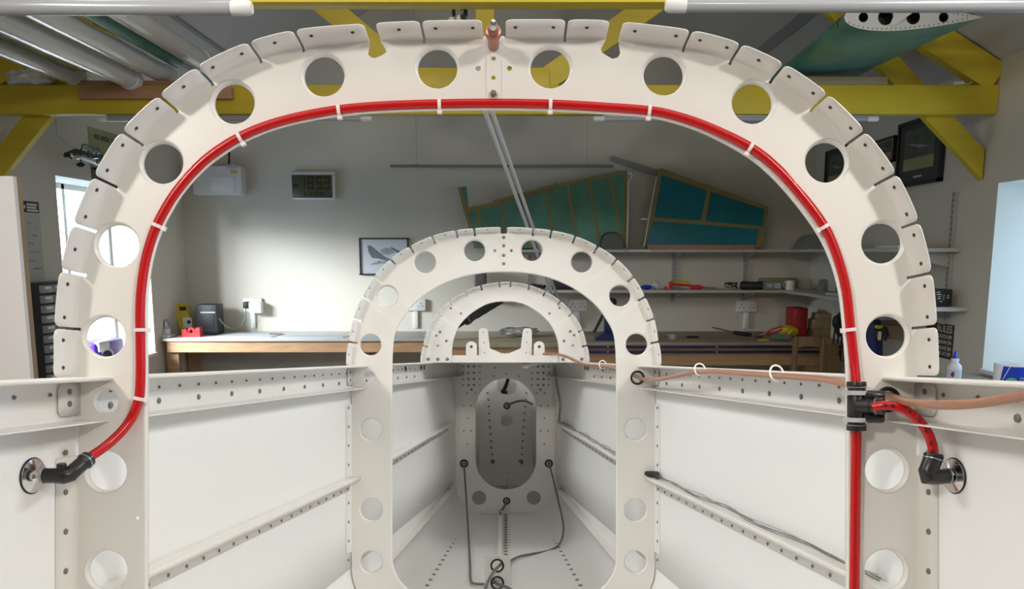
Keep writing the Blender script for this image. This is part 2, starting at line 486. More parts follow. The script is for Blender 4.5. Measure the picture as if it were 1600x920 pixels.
        for s_ in ss:
            i = max(j for j in range(len(cum)) if cum[j] <= s_ + 1e-12); i = min(i, len(cum)-2)
            t = (s_ - cum[i]) / max(1e-9, cum[i+1]-cum[i])
            a = pts[i][0].lerp(pts[i+1][0], t); n = pts[i][1].lerp(pts[i+1][1], t).normalized()
            e = min(s_, T - s_); cut = 0
            if e < rc: cut = rc*(1 - sqrt(max(0, 1-(1-e/rc)**2)))
            dd = (L or d) - cut; rt = a + n*off; row = []
            for q in range(5):
                al = pi/2*q/4; v2 = rt + n*(rb*(1-sin(al)) + inset)
                row.append(Vector((v2.x, Z - rb + rb*cos(al), v2.y)))
            fr = dd/d
            v2 = rt - n*off*fr + n*inset
            row.append(Vector((v2.x, Z - dd, v2.y))); secs.append(row)
        loft(m, secs)
        return T
    hm = []
    for (a, b) in tabs:
        T = tab(a, b)
        if T and holedots:
            L = [0.2, 0.8] if T > 0.03*(Z/0.75)**0.3*1.4 else [0.5]
            for fr in L:
                f = a + (b-a)*fr; p = at(A, f); n = at(N, f)
                q = p + n*(off*0.4 + 0.0008)
                hm.append((Vector((q.x, Z - d*0.62, q.y)), Vector((n.x, -0.11, n.y))))
    if closed:
        c_, h_ = Cc(Zf), H(Zf)
        idx = list(range(nar, len(A)))
        rs = [i for i in idx if A[i].x > c_ + h_*0.98 and -0.395 < A[i].y < -0.064]
        ls = [i for i in idx if A[i].x < c_ - h_*0.98 and -0.395 < A[i].y < -0.064]
        bs = [i for i in idx if A[i].y < VFL + 0.004]
        for r_ in (rs, ls, bs): tab(float(r_[0]), float(r_[-1]), rc=0.004)
        for sgn in (1, -1):      # lug riveted to the longeron
            ux = Cc(Z-0.016) + sgn*(H(Z-0.016) - 0.0045)
            zs = [Z, Z-0.012, Z-d*1.05+0.004, Z-d*1.05]
            vt_, vb_ = VT(Z)-0.006, VB(Z)+0.006
            secs = [[Vector((Cc(z_) + sgn*(H(z_)-0.0045), z_, vt_ - e_)), Vector((Cc(z_) + sgn*(H(z_)-0.0045), z_, vb_ + e_))] for z_, e_ in zip(zs, (0, 0, 0, 0.004))]
            loft(m, secs)
            hm2 = [Vector((ux, Z-0.016, vt_-0.007)), Vector((ux, Z-0.016, vb_+0.011))]
            for p in hm2:
                m.m('rivet'); m.rivet(p + Vector((-sgn*0.0008, 0, 0)), (-sgn, -0.11, 0), 0.0024); m.m('white')
            v = -0.078
            m.m('rivet')
            while v > -0.41:
                m.rivet((Cc(Z-0.016) + sgn*(H(Z-0.016)-0.0022), Z-0.017, v), (-sgn, -0.11, 0), 0.0024); v -= 0.0365 if Z < 1 else 0.0375
            m.m('white')
    m.m('hole')
    for p, n in hm: m.lathe([(0.0013, 0), (0.0013, 0.0004), (0, 0.0004)], p, n, 8)
    m.m('rivet')
    for (x, y, r_) in rivs: m.rivet(FP(x, y, Z) + Vector((0, -0.0006, 0)), (0, -1, 0), r_, 0.0014)
    return build(name, m, fus, label=label, solid=0.0009, smooth=40)

# ---- front ring frame
free1 = [(84,590),(84.5,550),(85,511),(93,430),(114,350),(146,275),(190,205),(248,149),(314,100),(388,66),(468,46),(568,37.5),(657,33),(753,31.5),(790,31),(886,31),(953,33),(1071,46),(1151,66),(1226,100),(1294,147),(1352,205),(1401,271),(1436,346),(1456,426),(1464,509),(1466,550),(1467,587)]
def k(x, y): return ('k', (x, y))
cut1 = ('c', [(574,58),(575,85),(580,90),(587,91),(596,87),(604,82),(602,76),(595,57)])
cut2 = ('c', [(948,55),(939,76),(940,82),(949,88),(957,92),(965,90),(969,84),(970,58)])
ntc1 = ('c', [(756,54),(756,57),(788,57),(788,54)])
slots1 = [k(108,511),k(114,429),k(130,356),k(161,282),k(204,216),k(259,159),k(324,112),k(398,80),k(475,61),cut1,k(659,49),ntc1,k(883,50),cut2,k(1067,64),k(1145,83),k(1216,115),k(1282,159),k(1339,215),k(1385,279),k(1418,352),k(1437,429),k(1445,509)]
inner1 = [(228,680),(228,640),(228,600),(227.5,550),(227,515),(227,480),(230,440),(237,400),(250,360),(266,328),(283,301),(308,272),(338,246),(380,220),(425,201),(475,188),(530,179),(600,173),(687,170),(772,169.5),(860,171),(935,175),(1012,181),(1055,190),(1105,208),(1165,240),(1205,272),(1243,314),(1278,362),(1299,405),(1313,455),(1320,515),(1324,570),(1325,620),(1325,660),(1325,690)]
holes1 = [(364,160,32),(505,117,32),(683,105,31.5),(860,105,31.5),(1038,116,31.5),(1177,160,32),(1292,252,32),(1380,379,32),(1387,525,32),(252,254,32),(182,383,33),(162,526,31.5),(165,737,31),(166,892,31),(1386,735,32),(1385,892,32),(166,1047,31),(1385,1047,32),(165,627,18.5),(1387,624,15)]
small1 = [(747,107,4),(771,92,3.6),(796,107,4),(771,122,3.6),(215,809,3)]
f1 = frame('ring_frame', Z1, 0.029, free1, slots1, inner1, holes1, 'foremost and largest ring frame carrying the red hose', small=small1)
m = MB('white')       # splice plate edge and bolt at the crown of the front frame
kq = Z1/FPX
m.plate([((x-CX)*kq, (CY-y)*kq) for x, y in ((760,156),(760,60),(783,60),(783,156))], [circ((771-CX)*kq, (CY-92)*kq, 3.6*kq, 14), circ((771-CX)*kq, (CY-122)*kq, 3.6*kq, 14)], lambda a, b: Vector((a, Z1-0.0014, b)), (0, 0.0008, 0))
build('splice_plate', m, fus)
m = MB('rivet'); m.lathe([(0.0033, 0), (0.0033, 0.003), (0.0018, 0.0032), (0.0018, 0.005), (0, 0.005)], FP(771, 147, Z1-0.0014), (0, -1, 0), 6)
build('bolt', m, fus)
m = MB('rivet')
for (x, y) in ((762+0,700),): pass

# ---- middle ring frame
L2 = [(541,571),(541.5,553),(545,534),(552,498),(566,464),(584,433),(610,405),(640,385),(675,369),(712,360),(738,357),(762,355.5),(787,355)]
free2 = L2 + [(1574-x, y) for x, y in L2[-2::-1]]
s2 = [(549,534),(556,500),(570,467),(587,437),(613,409),(643,389),(677,373),(713,364.5),(739,361.5)]
slots2 = [k(x+1.5, y+1) for x, y in s2] + [('c', [(783,359),(783,365),(791,365),(791,359)])] + [k(1574-x-1.5, y+1) for x, y in s2[::-1]]
I2 = [(612.5,620),(612.5,600),(612.5,570),(614,538),(618,517),(629,497),(644,477),(665,459.5),(691,444),(723,432),(756,426),(787,424.5)]
inner2 = I2 + [(1575.5-x, y) for x, y in I2[-2::-1]]
holes2 = [(578.6,538.8,16.3),(604.7,462.6,16.3),(664,409.7,16.3),(741.4,391.4,16.3),(831,391,16.3),(909,409,16.3),(969,462,16.5),(995,538,16.8),(580,671,17),(580,796,17),(580,878,17),(993,671,17),(993,797,17),(993,878,17),(577,590,9),(996,590,8.5)]
f2 = frame('ring_frame', Z2, 0.029, free2, slots2, inner2, holes2, 'middle ring frame behind the foremost one', small=[(773.4,391.5,2.2),(799,391.5,2.2)],
           rivs=[(787,371,0.0032),(787,384,0.0032),(787,399,0.0032),(787,412,0.0032)], kr=2.0, slotw=0.0035)
m = MB('white'); m.box(FP(781, 420, Z2-0.0005), FP(794, 365, Z2-0.0012)); build('splice_plate', m, fus)

# ---- rear arch standing on the tail deck
L3 = [(657,566),(658,553),(661,540),(669,513.5),(684,490),(702,471),(726,456),(751,446),(780,441),(789.5,440.5)]
free3 = L3 + [(1578-x, y-0.5) for x, y in L3[-2::-1]]
s3 = [(664,541),(672,516),(687,493),(704,474),(728,460),(753,449.5),(780,445)]
slots3 = [k(x, y) for x, y in s3] + [k(1578-x, y) for x, y in s3[::-1]]
I3 = [(705.6,566),(706,550),(708,532),(717,509.5),(734,491),(756,477),(770,472.5),(780,471),(789.5,471)]
inner3 = I3 + [(1579-x, y) for x, y in I3[-2::-1]]
r3 = [(669,561,.0045),(684,561,.0045),(699,561,.0045),(880,561,.0045),(895,561,.0045),(909,561,.0045),(704.5,481.5,.0028),(720.5,489.5,.0028),(687.5,518.5,.0035),(682,524,.0028),(697.5,532.5,.0035),(684,540,.0024),(874,481,.0028),(858.5,489.5,.0028),(891,517.5,.0035),(897,523.5,.0032),(881.5,532.5,.0035),(895,539.5,.0024)]
f3 = frame('rear_arch_frame', Z3, 0.026, free3, slots3, inner3, [], 'smallest hoop standing on the tail deck', rivs=r3, closed=False, kr=1.7, slotw=0.004)

# ---- skins
ZS = [0.30 + 0.1*i for i in range(33)]
for sgn, nm in ((-1, 'left'), (1, 'right')):
    m = MB('skin'); secs = []
    for Z in ZS:
        h = H(Z); secs.append([Vector((Cc(Z)+sgn*h, Z, v)) for v in (VT(Z), -0.1, -0.2, -0.3, -0.4+0.001)])
    loft(m, secs)
    build('side_skin', m, fus, solid=0.001, label='%s-hand white side skin' % nm)
m = MB('skin'); secs = []
for Z in ZS:
    h = H(Z) + 0.0012; row = []
    rc = min(0.1, h*0.75)
    lp = lower_path(h, Cc(Z), -0.36, VFL, rc)
    secs.append([Vector((p.x, Z, p.y)) for p in lp[8:-8]])
loft(m, secs)
m.m('rivet')
for sgn in (-1, 1):
    z = 1.15
    while z < 2.7:
        m.rivet((Cc(z) + sgn*(0.117 + (2.74-z)*0.064), z, VFL+0.0006), (0, 0, 1), 0.0046, 0.0024); z += 0.048
z = 1.9
while z < 2.72:
    m.rivet(FP(790.5, 575, z) + Vector((0, 0, VFL+0.0026)), (0, 0, 1), 0.0040, 0.0026); z += 0.036
build('bottom_skin', m, fus, solid=0.001, label='white floor skin with rows of dark rivets')

# ---- longerons and stringers
for sgn in (-1, 1):
    m = MB('white'); secs = []
    for Z in [0.30 + 0.06*i for i in range(54)]:
        if Z > 3.4: break
        q = lambda ins, v: Vector((Cc(Z) + sgn*(H(Z) - ins), Z, v))
        vt, vb = VT(Z), VB(Z)
        secs.append([q(.0345, vt-.0028), q(.0345, vt-.0006), q(.0335, vt), q(.004, vt), q(.002, vt-.002), q(.0018, vb+.004), q(.0035, vb+.001), q(.031, vb), q(.0315, vb+.001)])
    loft(m, secs)
    m.m('rivet')
    z = 0.447; i = 0
    while z < 2.15:
        nr = (-sgn, -0.11, 0)
        m.rivet((Cc(z)+sgn*(H(z)-.0032), z, VT(z)-0.0145), nr, 0.0012)
        if i % 2 == 0 and abs(z-Z1+.01) > 0.03: m.rivet((Cc(z)+sgn*(H(z)-.0032), z, VB(z)+0.0122), nr, 0.0028)
        z += 0.044; i += 1
    if True:
        for z in (2.02, 2.20, 2.235):
            m.m('hole'); m.lathe([(0.0062, 0), (0.0062, .001), (0, .001)], (Cc(z)+sgn*(H(z)-.0032), z, VT(z)-0.014), (-sgn, 0, 0), 10)
    build('longeron', m, fus, solid=0.0014, label='flanged upper rail along the %s side' % ('left' if sgn < 0 else 'right'))
    def vst(Z): return -0.215 if Z < 1.6 else -0.215 + (Z-1.6)*0.0385
    def vlo(Z): return -0.44 if Z < 1.82 else -0.44 + (Z-1.82)*0.053
    for (fn, zs, leg, nm) in ((vst, [0.32 + 0.05*i for i in range(26)], 0.027, 'a'), (vst, [1.63 + 0.05*i for i in range(20)] + [2.6], 0.029, 'b'), (vlo, [0.9 + 0.08*i for i in range(22)] + [2.635], 0.036, 'c')):
        m = MB('white'); secs = []
        for Z in zs:
            v = fn(Z); q = lambda ins, vv: Vector((Cc(Z) + sgn*(H(Z) - ins), Z, vv))
            e = 0.0
            secs.append([q(.0235, v-.006), q(.0235, v-.001), q(.0225, v), q(.004, v), q(.0022, v-.002), q(.0018, v-leg)])
        loft(m, secs)
        m.m('rivet'); z = zs[0] + 0.02
        while z < zs[-1] - 0.01:
            m.rivet((Cc(z)+sgn*(H(z)-.0026), z, fn(z)-leg*0.80), (-sgn, -0.11, 0), 0.0019 if nm == 'a' else 0.0024); z += 0.0405
        build('stringer', m, fus, solid=0.0012)

# ---- tail deck, bulkhead and what is behind it
m = MB('white')
m.prism([Vector((Cc(2.2)-0.20, 2.21, 0.0150)), Vector((Cc(2.2)+0.20, 2.21, 0.0150)), Vector((Cc(2.95)+0.145, 2.95, 0.0150)), Vector((Cc(2.95)-0.145, 2.95, 0.0150))], (0, 0, 0.0016))
a = FP(705, 566, 2.208); b = FP(874.5, 555, 2.208)
m.box((a.x, 2.207, a.z), (b.x, 2.2085, b.z))
build('tail_deck', m, fus)
def pxpoly(L, Z): return [FP(x, y, Z) for x, y in L]
for mir in (0, 1):
    f = (lambda x: 1579-x) if mir else (lambda x: x)
    m = MB('white')
    n = 10
    lug = [(728,556)] + [(728,541)] + [(736.5-8.5*cos(pi*i/n), 541-8*sin(pi*i/n)) for i in range(1, n)] + [(745,541),(745,556)]
    m.prism(pxpoly([(f(x), y) for x, y in lug], 2.23), (0, 0.003, 0))
    m.m('hole'); m.lathe([(0.0036, 0), (0.0036, 0.0008), (0, 0.0008)], FP(f(736.5), 541.5, 2.23), (0, -1, 0), 12)
    m.m('rivet'); m.lathe([(0.0042, 0), (0.0042, 0.0006), (0.0036, 0.0006)], FP(f(736.5), 541.5, 2.23), (0, -1, 0), 12)
    build('attachment_lug', m, fus)
    m = MB('white')
    brk = [(748,556),(748,517),(749,514.5),(752,512.7),(759,512.7),(761.5,515),(762.5,519),(765.5,544),(783,551.5),(790,552),(790,556)]
    m.prism(pxpoly([(f(x), y) for x, y in brk], 2.26), (0, 0.003, 0))
    m.m('rivet')
    for (x, y) in ((755,519),(756,535),(757,550.5)): m.rivet(FP(f(x), y, 2.26), (0, -1, 0), 0.0018)
    build('tall_bracket', m, fus)

def oval(cx, cy, hw, y0, y1, n=14):
    P = []
    for i in range(n+1): a = pi - pi*i/n; P.append((cx + hw*cos(a), y0 + hw - hw*sin(a)*1.0))
    for i in range(n+1): a = 0 - pi*i/n; P.append((cx + hw*cos(a), y1 - hw - hw*sin(a)*1.0))
    return P
m = MB('white')
kk = Z4/FPX
out4 = [(p.x, p.y) for p in lower_path(H(Z4)-0.001, Cc(Z4), 0.014, VFL, 0.085)]
out4 = out4
ov = [((x-CX)*kk, (CY-y)*kk) for x, y in oval(790.5, 0, 47.5, 591, 765)]
hl = [circ((x-CX)*kk, (CY-y)*kk, r*kk, 24) for x, y, r in ((748.5,777.5,11),(834,777.5,11))]
gl4 = [circ((x-CX)*kk, (CY-y)*kk, r*kk, 16) for x, y, r in ((725,724,4.6),(857.5,724,4.6),(791.5,782.5,3.8))]
m.plate(out4, [ov] + hl + gl4, lambda a, b: Vector((a, Z4, b)), (0, 0.0012, 0))
ovl = [Vector(((x-CX)*kk, Z4, (CY-y)*kk)) for x, y in oval(790.5, 0, 47.5, 591, 765)]
cen = Vector(((790.5-CX)*kk, Z4, (CY-678)*kk))
secs = [[p, p + Vector((0, 0.014, 0))] for p in ovl + [ovl[0]]]
loft(m, secs)
m.m('rivet')
RV = [(x, y) for x in (385,423,462,505) for y in (332,378,424,467)]
RV += [(445,499),(415,525),(472,525),(390,615),(443,615),(417,705),(390,795),(443,795),(417,889)]
for (X, Y) in RV:
    x, y = 640 + X/4.6, 500 + Y/4.6
    big = X in (423, 462, 445)
    for xx in (x, 1581-x): m.rivet(FP(xx, y, Z4-0.003 if True else Z4), (0, -1, 0), 0.0042 if big else 0.003, 0.0016)
for (x, y) in ((613,343),(605,403),(695,387),(785,403)): m.rivet(FP(640+x/4.6, 500+y/4.6, Z4), (0, -1, 0), 0.003, 0.0012)
for (x, y) in ((745,713.5),(736,713.5)):
    pass
for i in range(11):
    x = 727 + i*12.6; m.rivet(FP(x, 802.5, Z4), (0, -1, 0), 0.0026, 0.0012)
for sgn in (-1, 1):
    for v in [-0.06, -0.09, -0.125, -0.16, -0.2, -0.24, -0.29, -0.33, -0.37]:
        m.rivet((Cc(Z4-.02)+sgn*(H(Z4-.02)-.0015), Z4-0.02, v), (-sgn, 0, 0), 0.0028)
m.m('white')
for sgn in (-1, 1):     # side flange of the bulkhead
    m.prism([(Cc(Z4)+sgn*(H(Z4)-.0012), Z4, -.04), (Cc(Z4-.035)+sgn*(H(Z4-.035)-.0012), Z4-.035, -.04), (Cc(Z4-.035)+sgn*(H(Z4-.035)-.0012), Z4-.035, -.40), (Cc(Z4)+sgn*(H(Z4)-.0012), Z4, -.40)], (-sgn*.001, 0, 0))
m.prism([(Cc(Z4)-.085, Z4, VFL+.0015), (Cc(Z4)+.085, Z4, VFL+.0015), (Cc(Z4)+.085, Z4-.035, VFL+.0015), (Cc(Z4)-.085, Z4-.035, VFL+.0015)], (0, 0, .001))
blk = build('tail_bulkhead', m, fus, label='white bulkhead with a tall oval opening')
for mir in (0, 1):
    f = (lambda x: 1581-x) if mir else (lambda x: x)
    m = MB('white')
    pl = [(717.5,568),(717.5,690),(719,693),(735,725) if False else (722,700),(730,712),(741,716),(742.5,700),(742.5,620),(748,604),(756,594),(756,568)]
    pl = [(717.5,568),(717.5,692),(727,709),(735,722),(741,722),(741.5,640),(743,622),(749,608),(757,597),(757,568)]
    m.prism(pxpoly([(f(x), y) for x, y in pl], Z4), (0, -0.0032, 0))
    m.prism(pxpoly([(f(x), y) for x, y in [(728.5,568),(728.5,602),(732,608),(737,612),(742,608),(745.5,602),(745.5,568)]], Z4-0.0022), (0, -0.0012, 0))
    build('doubler_plate', m, fus)
def grommet(x, y, Z, ro, ri, par=None, nm='grommet'):
    m = MB('rubber'); t = (ro-ri)/2
    P = [((ro+ri)/2 + t*cos(a), t*sin(a)*1.1) for a in [2*pi*i/10 for i in range(11)]]
    m.lathe(P, FP(x, y, Z), (0, -1, 0), 26)
    return build(nm, m, fus, label='black rubber grommet')
for (x, y) in ((725,724),(857.5,724)): grommet(x, y, Z4, 0.0148, 0.0100)
grommet(791.5, 782.5, Z4, 0.0128, 0.0078)
grommet(1387, 624, Z1, 0.0124, 0.0084)
grommet(996, 590, Z2, 0.0145, 0.0103)
# aft bulkhead seen through the oval
m = MB('white'); k5 = Z5/FPX
out5 = [(p.x, p.y) for p in lower_path(H(Z5)-0.001, Cc(Z5), 0.014, -0.485, 0.07)]
h5 = [circ((x-CX)*k5, (CY-y)*k5, r*k5, 24) for x, y, r in ((792,601,16),(792,634,4),(792,657,9.5))]
m.plate(out5, h5, lambda a, b: Vector((a, Z5, b)), (0, 0.0012, 0))
m.m('rivet')
for i, (xl, xr, y) in enumerate([(247,488,255),(252,486,298),(255,483,340),(257,479,383),(260,476,426),(263,472,469),(266,470,512),(270,467,555),(273,463,598),(276,462,640)]):
    for x in (xl, xr): m.rivet(FP(700+x/4, 550+y/4, Z5-0.002), (0, -1, 0), 0.0042, 0.0014)
for x in (769.8, 814.3): m.rivet(FP(x, 720.7, Z5-0.002), (0, -1, 0), 0.009, 0.004)
m.m('hole'); m.lathe([(0.0022, 0), (0.0022, .0008), (0, .0008)], FP(792, 739, Z5), (0, -1, 0), 8)
m.lathe([(0.025, 0), (0.025, .0008), (0, .0008)], FP(792, 693.5, Z5+0.003), (0, -1, 0), 24)
build('aft_bulkhead', m, fus, label='inner grey-shaded bulkhead seen through the oval opening')
m = MB('white')
m.prism(pxpoly([(764,570),(765,620),(768,722),(775,722),(775,570)], Z5), (0, -0.0018, 0))
m.prism(pxpoly([(820,570),(819,620),(816,722),(809,722),(809,570)], Z5), (0, -0.0018, 0))
build('doubler_plate', m, fus)
grommet(792, 634, Z5, 0.0145, 0.0085)
m = MB('skin'); m.plate([(p.x, p.y) for p in lower_path(H(3.5)-0.001, Cc(3.5), 0.02, -0.5, 0.06)], [], lambda a, b: Vector((a, 3.49, b)), (0, 0.001, 0)); build('tail_end_plate', m, fus)
# floor stiffener and bracket plate
m = MB('white')
a0, a1 = Vector(((782.5-CX)*2.70/FPX, 2.70, VFL)), Vector(((780.5-CX)*1.83/FPX, 1.83, VFL))
for dx, w_, h_ in ((0, 0.0012, 0.018),):
    m.prism([a0 + Vector((-.008, 0, 0)), a1 + Vector((-.008, 0, 0)), a1 + Vector((-.008, 0, h_)), a0 + Vector((-.008, 0, h_))], (0.0014, 0, 0))
m.prism([a0 + Vector((-.008, 0, .018)), a1 + Vector((-.008, 0, .018)), a1 + Vector((.006, 0, .018)), a0 + Vector((.006, 0, .018))], (0, 0, 0.0014))
m.prism([a0 + Vector((-.008, 0, .0012)), a1 + Vector((-.008, 0, .0012)), a1 + Vector((.028, 0, .0012)), a0 + Vector((.028, 0, .0012))], (0, 0, 0.001))
build('floor_stiffener', m, fus)
m = MB('white'); k6 = 1.80/FPX
rect = [((x-CX)*k6, (CY-y)*k6) for x, y in ((757,868),(797.5,868),(797.5,918.5),(757,918.5))]
m.plate(rect, [circ((777-CX)*k6, (CY-883.5)*k6, 8.5*k6, 20), circ((777-CX)*k6, (CY-910.5)*k6, 8*k6, 20)], lambda a, b: Vector((a, 1.80, b)), (0, 0.0015, 0))
build('grommet_bracket', m, fus, label='small white upright plate holding two black grommets')
grommet(777, 883.5, 1.80, 0.0158, 0.0115); grommet(777, 910.5, 1.80, 0.0158, 0.0115)
# static ports in the side skins
for sgn, py in ((-1, 743), (1, 743)):
    Zp = 0.692 if sgn < 0 else 0.700
    o = Vector((Cc(Zp)+sgn*(H(Zp)-0.0006), Zp, -(py-575)*Zp/FPX)); ax = Vector((-sgn, -0.11, 0))
    m = MB('rubber'); m.lathe([(0.0158, 0), (0.0160, 0.0008), (0.0152, 0.0016)], o, ax, 28)
    m.m('chrome'); m.lathe([(0.0152, 0.0012), (0.0148, 0.0022), (0.006, 0.0042), (0.0052, 0.0052), (0.0045, 0.007), (0.0058, 0.0085), (0.0058, 0.0115), (0.004, 0.012), (0.004, 0.016)], o, ax, 28)
    build('static_port', m, fus, label='round bright metal port in the %s skin' % ('left' if sgn < 0 else 'right'))
PORTL = Vector((Cc(.692)-H(.692), .692, -168*.692/FPX)); PORTR = Vector((Cc(.70)+H(.70), .70, -168*.70/FPX))

# ================================================================== red hose
red = thing('red_hose', 'red plastic hose with black fittings tied round the foremost ring frame', 'hose', FP(776, 735, 0.735), MF)
HZ = Z1 - 0.0052
hp = [(142,713,.716),(165,697,.728),(190,674,.738),(207,650,HZ),(217,622,HZ),(219.5,590,HZ),(219.5,540,HZ),(219,480,HZ),(222,440,HZ),(229,400,HZ),(242,359,HZ),(258,327,HZ),(276,299,HZ),(301,269,HZ),(332,241,HZ),(375,214,HZ),(421,195,HZ),(472,181.5,HZ),(530,171.5,HZ),(600,165.5,HZ),(687,162.5,HZ),(772,161.5,HZ),(860,163,HZ),(935,167,HZ),(1014,173,HZ),(1058,182,HZ),(1110,200,HZ),(1172,230,HZ),(1213,262,HZ),(1252,305,HZ),(1288,354,HZ),(1308,400,HZ),(1322,452,HZ),(1329,515,HZ),(1334,560,HZ),(1338,602,.742)]
hpts = catmull([FP(x, y, z) for x, y, z in hp], 5)
m = MB('red'); m.tube(hpts, 0.0044, 14)
build('hose', m, red)
m = MB('red'); m.tube(catmull([FP(x, y, z) for x, y, z in ((1338,664,.742),(1338,700,.743),(1337,760,.744),(1336,840,.745),(1335,920,.745),(1334,1010,.746),(1333,1100,.746))], 4), 0.0046, 14)
build('hose', m, red)
bp = catmull([FP(x, y, z) for x, y, z in ((1364,636,.722),(1385,633,.716),(1403,636,.712),(1422,645,.708),(1438,659,.705),(1450,677,.702),(1457,697,.700),(1459,718,.699))], 6)
m = MB('red'); m.tube(bp, 0.0043, 14); build('hose', m, red)
m = MB('redmark')
for (x, y) in ((925,162),(945,163.5),(962,165),(975,166),(990,167.5),(1040,172.5),(1052,175.5),(1066,179),(1080,183.5),(1094,189),(1112,196.5),(1128,204)):
    m.sphere(FP(x, y-0.5, HZ-0.0029), 0.0026, (1.4, .3, .35), 8)
for (x, y, z) in ((1382,633,.7115),(1394,634,.709),(1421,643,.7045),(1436,656,.701),(1447,672,.698),(1455,692,.696),(1457,705,.695)):
    m.sphere(FP(x, y, z), 0.0026, (.9, .35, .8), 8)
build('print_marks', m, red, label='dark printing on the red hose')
# cable ties on the hose
def tie_at(px, py, nm='cable_tie', mt='tie', par=red, z=HZ):
    p = FP(px, py, z); i = min(range(len(hpts)), key=lambda j: (hpts[j]-p).length); p = hpts[i]
    t = (hpts[min(i+1, len(hpts)-1)] - hpts[max(0, i-1)]).normalized()
    y = Vector((0, 1, 0)); n = t.cross(y).normalized()
    cen = FP(776, 560, z); 
    if (cen - p).dot(n) < 0: n = -n
    m = MB(mt)
    ring = []
    for q in range(17):
        a = 2*pi*q/16; cx_, cy_ = cos(a), sin(a)
        sx = (abs(cx_)**0.7)*(1 if cx_ > 0 else -1); sy = (abs(cy_)**0.7)*(1 if cy_ > 0 else -1)
        ring.append(p + n*(0.0008 + 0.0052*sx) + y*(0.0050*sy))
    secs = [[r - t*0.0016, r + t*0.0016] for r in ring]
    secs2 = [[r + (r-p)*0.1 - t*0.0016, r + (r-p)*0.1 + t*0.0016] for r in ring]
    loft(m, [[a, b, d_, c_] for (a, b), (c_, d_) in zip(secs, secs2)], closed=True)
    m.obox(p + n*0.0078 - y*0.001, t, n, y, 0.0022, 0.0016, 0.0022)
    build(nm, m, par)
for (x, y) in ((531,171.5),(687,162),(857,163),(1014,173),(1172,230),(1290,354),(1329,515),(371,217),(258,328+28),(219,518),(218,622)): tie_at(x, y)
# tee fitting
m = MB('black')
ax = Vector((0, 0, -1)); o = FP(1338, 596, .738)
m.lathe([(0, 0), (.0085, 0), (.0088, .0012), (.0088, .004), (.0080, .0046), (.0080, .012), (.0082, .0125), (.0082, .0335), (.0080, .034), (.0080, .0405), (.0088, .041), (.0088, .0445), (.0085, .0455), (0, .0455)], o, ax, 24)
bo = FP(1340, 634, .736); bx = Vector((0.75, -0.62, 0.02)).normalized()
m.lathe([(.0075, 0), (.0075, .011), (.0066, .0115), (.0066, .0155), (.0078, .016), (.0080, .021), (.0078, .023), (.0045, .0235), (0, .0235)], bo, bx, 24)
for dz in (-0.0105, 0.0105):
    m.lathe([(0, 0), (.0042, 0), (.0045, .001), (.0045, .0165), (.004, .0175), (0, .0175)], o + Vector((0.004, -0.006, -0.0228+dz)), (1, -.12, -0.02), 16)
tee = build('tee_fitting', m, red, label='black plastic tee joining three red hoses')
m = MB('steel')
for zz in (0.0050, 0.0402): m.lathe([(.0086, zz-.0004), (.0091, zz), (.0091, zz+.0005), (.0086, zz+.0009)], o, ax, 24)
m.lathe([(.0077, .0158), (.0083, .0162), (.0083, .0168), (.0077, .0172)], bo, bx, 24)
build('collar', m, tee)
for dz in (-0.0125, 0.0125):
    m = MB('tieg'); c0 = o + Vector((0, 0, -0.0228+dz))
    ring = [c0 + Vector((0.0094*cos(a), 0.0102*sin(a), 0)) for a in [2*pi*i/20 for i in range(21)]]
    loft(m, [[r + Vector((0, 0, -.002)), r + Vector((0, 0, .002)), r*1 + (r-c0)*.1 + Vector((0, 0, .002)), r + (r-c0)*.1 + Vector((0, 0, -.002))] for r in ring], closed=True)
    m.box(c0 + Vector((-.0125, -.004, -.0025)), c0 + Vector((-.0088, .002, .0025)))
    build('cable_tie', m, red, label='grey cable tie holding the tee')
# elbows
def elbow(path, rs, tagl, knob=None, rings=()):
    m = MB('black'); m.tube(path, rs, 20)
    if knob: m.lathe([(0, 0), (.0036, 0), (.0040, .001), (.0040, .009), (.0034, .0098), (0, .0098)], knob[0], knob[1], 16)
    e = build('elbow_fitting', m, red, label=tagl)
    m = MB('steel')
    for (p, a, r) in rings: m.lathe([(r, -.0006), (r+.0004, -.0002), (r+.0004, .0004), (r, .0008)], p, a, 24)
    build('collar', m, e); return e
a = PORTL + Vector((0.0135, -0.001, 0)); b = PORTL + Vector((0.036, -0.002, -0.001)); c = FP(112, 741, .692); d_ = FP(139, 716, .715)
pth = [a, a + Vector((.003, 0, 0)), a.lerp(b, .55), b.lerp(c, .3), c, c.lerp(d_, .45), c.lerp(d_, .85), c.lerp(d_, .9), c.lerp(d_, 1.0)]
pth = [FP(66,743,.690), FP(68,743,.690), FP(70,743,.690), FP(86,743,.690), FP(100,744,.690), FP(109,741,.693), FP(118,733,.699), FP(126,726,.704), FP(129,723.5,.706), FP(131,722,.707), FP(138,716.5,.712)]
elbow(pth, [.0060, .0068, .0066, .0066, .0068, .0070, .0066, .0066, .0066, .0074, .0072], 'black elbow joining hose to left port',
      (FP(97,741,.690), Vector((0, -0.1, 1))), [(FP(69,743,.690), (1, 0, 0), .0068), (FP(133,720.5,.7085), (FP(138,716.5,.712)-FP(126,726,.704)), .0074)])
pth = [FP(1460,708,.699), FP(1459,712,.699), FP(1458,716,.699), FP(1457,720,.699), FP(1453,734,.698), FP(1450,743,.697), FP(1456,747,.697), FP(1466,746,.697), FP(1480,744,.698), FP(1485,743,.698), FP(1487,743,.698)]
pth = [FP(1459,708,.699), FP(1458.5,712,.699), FP(1458,715,.699), FP(1455,724,.698), FP(1450,737,.696), FP(1450,745,.696), FP(1460,746,.697), FP(1472,744.5,.698), FP(1482,743.5,.699), FP(1485,743,.699)]
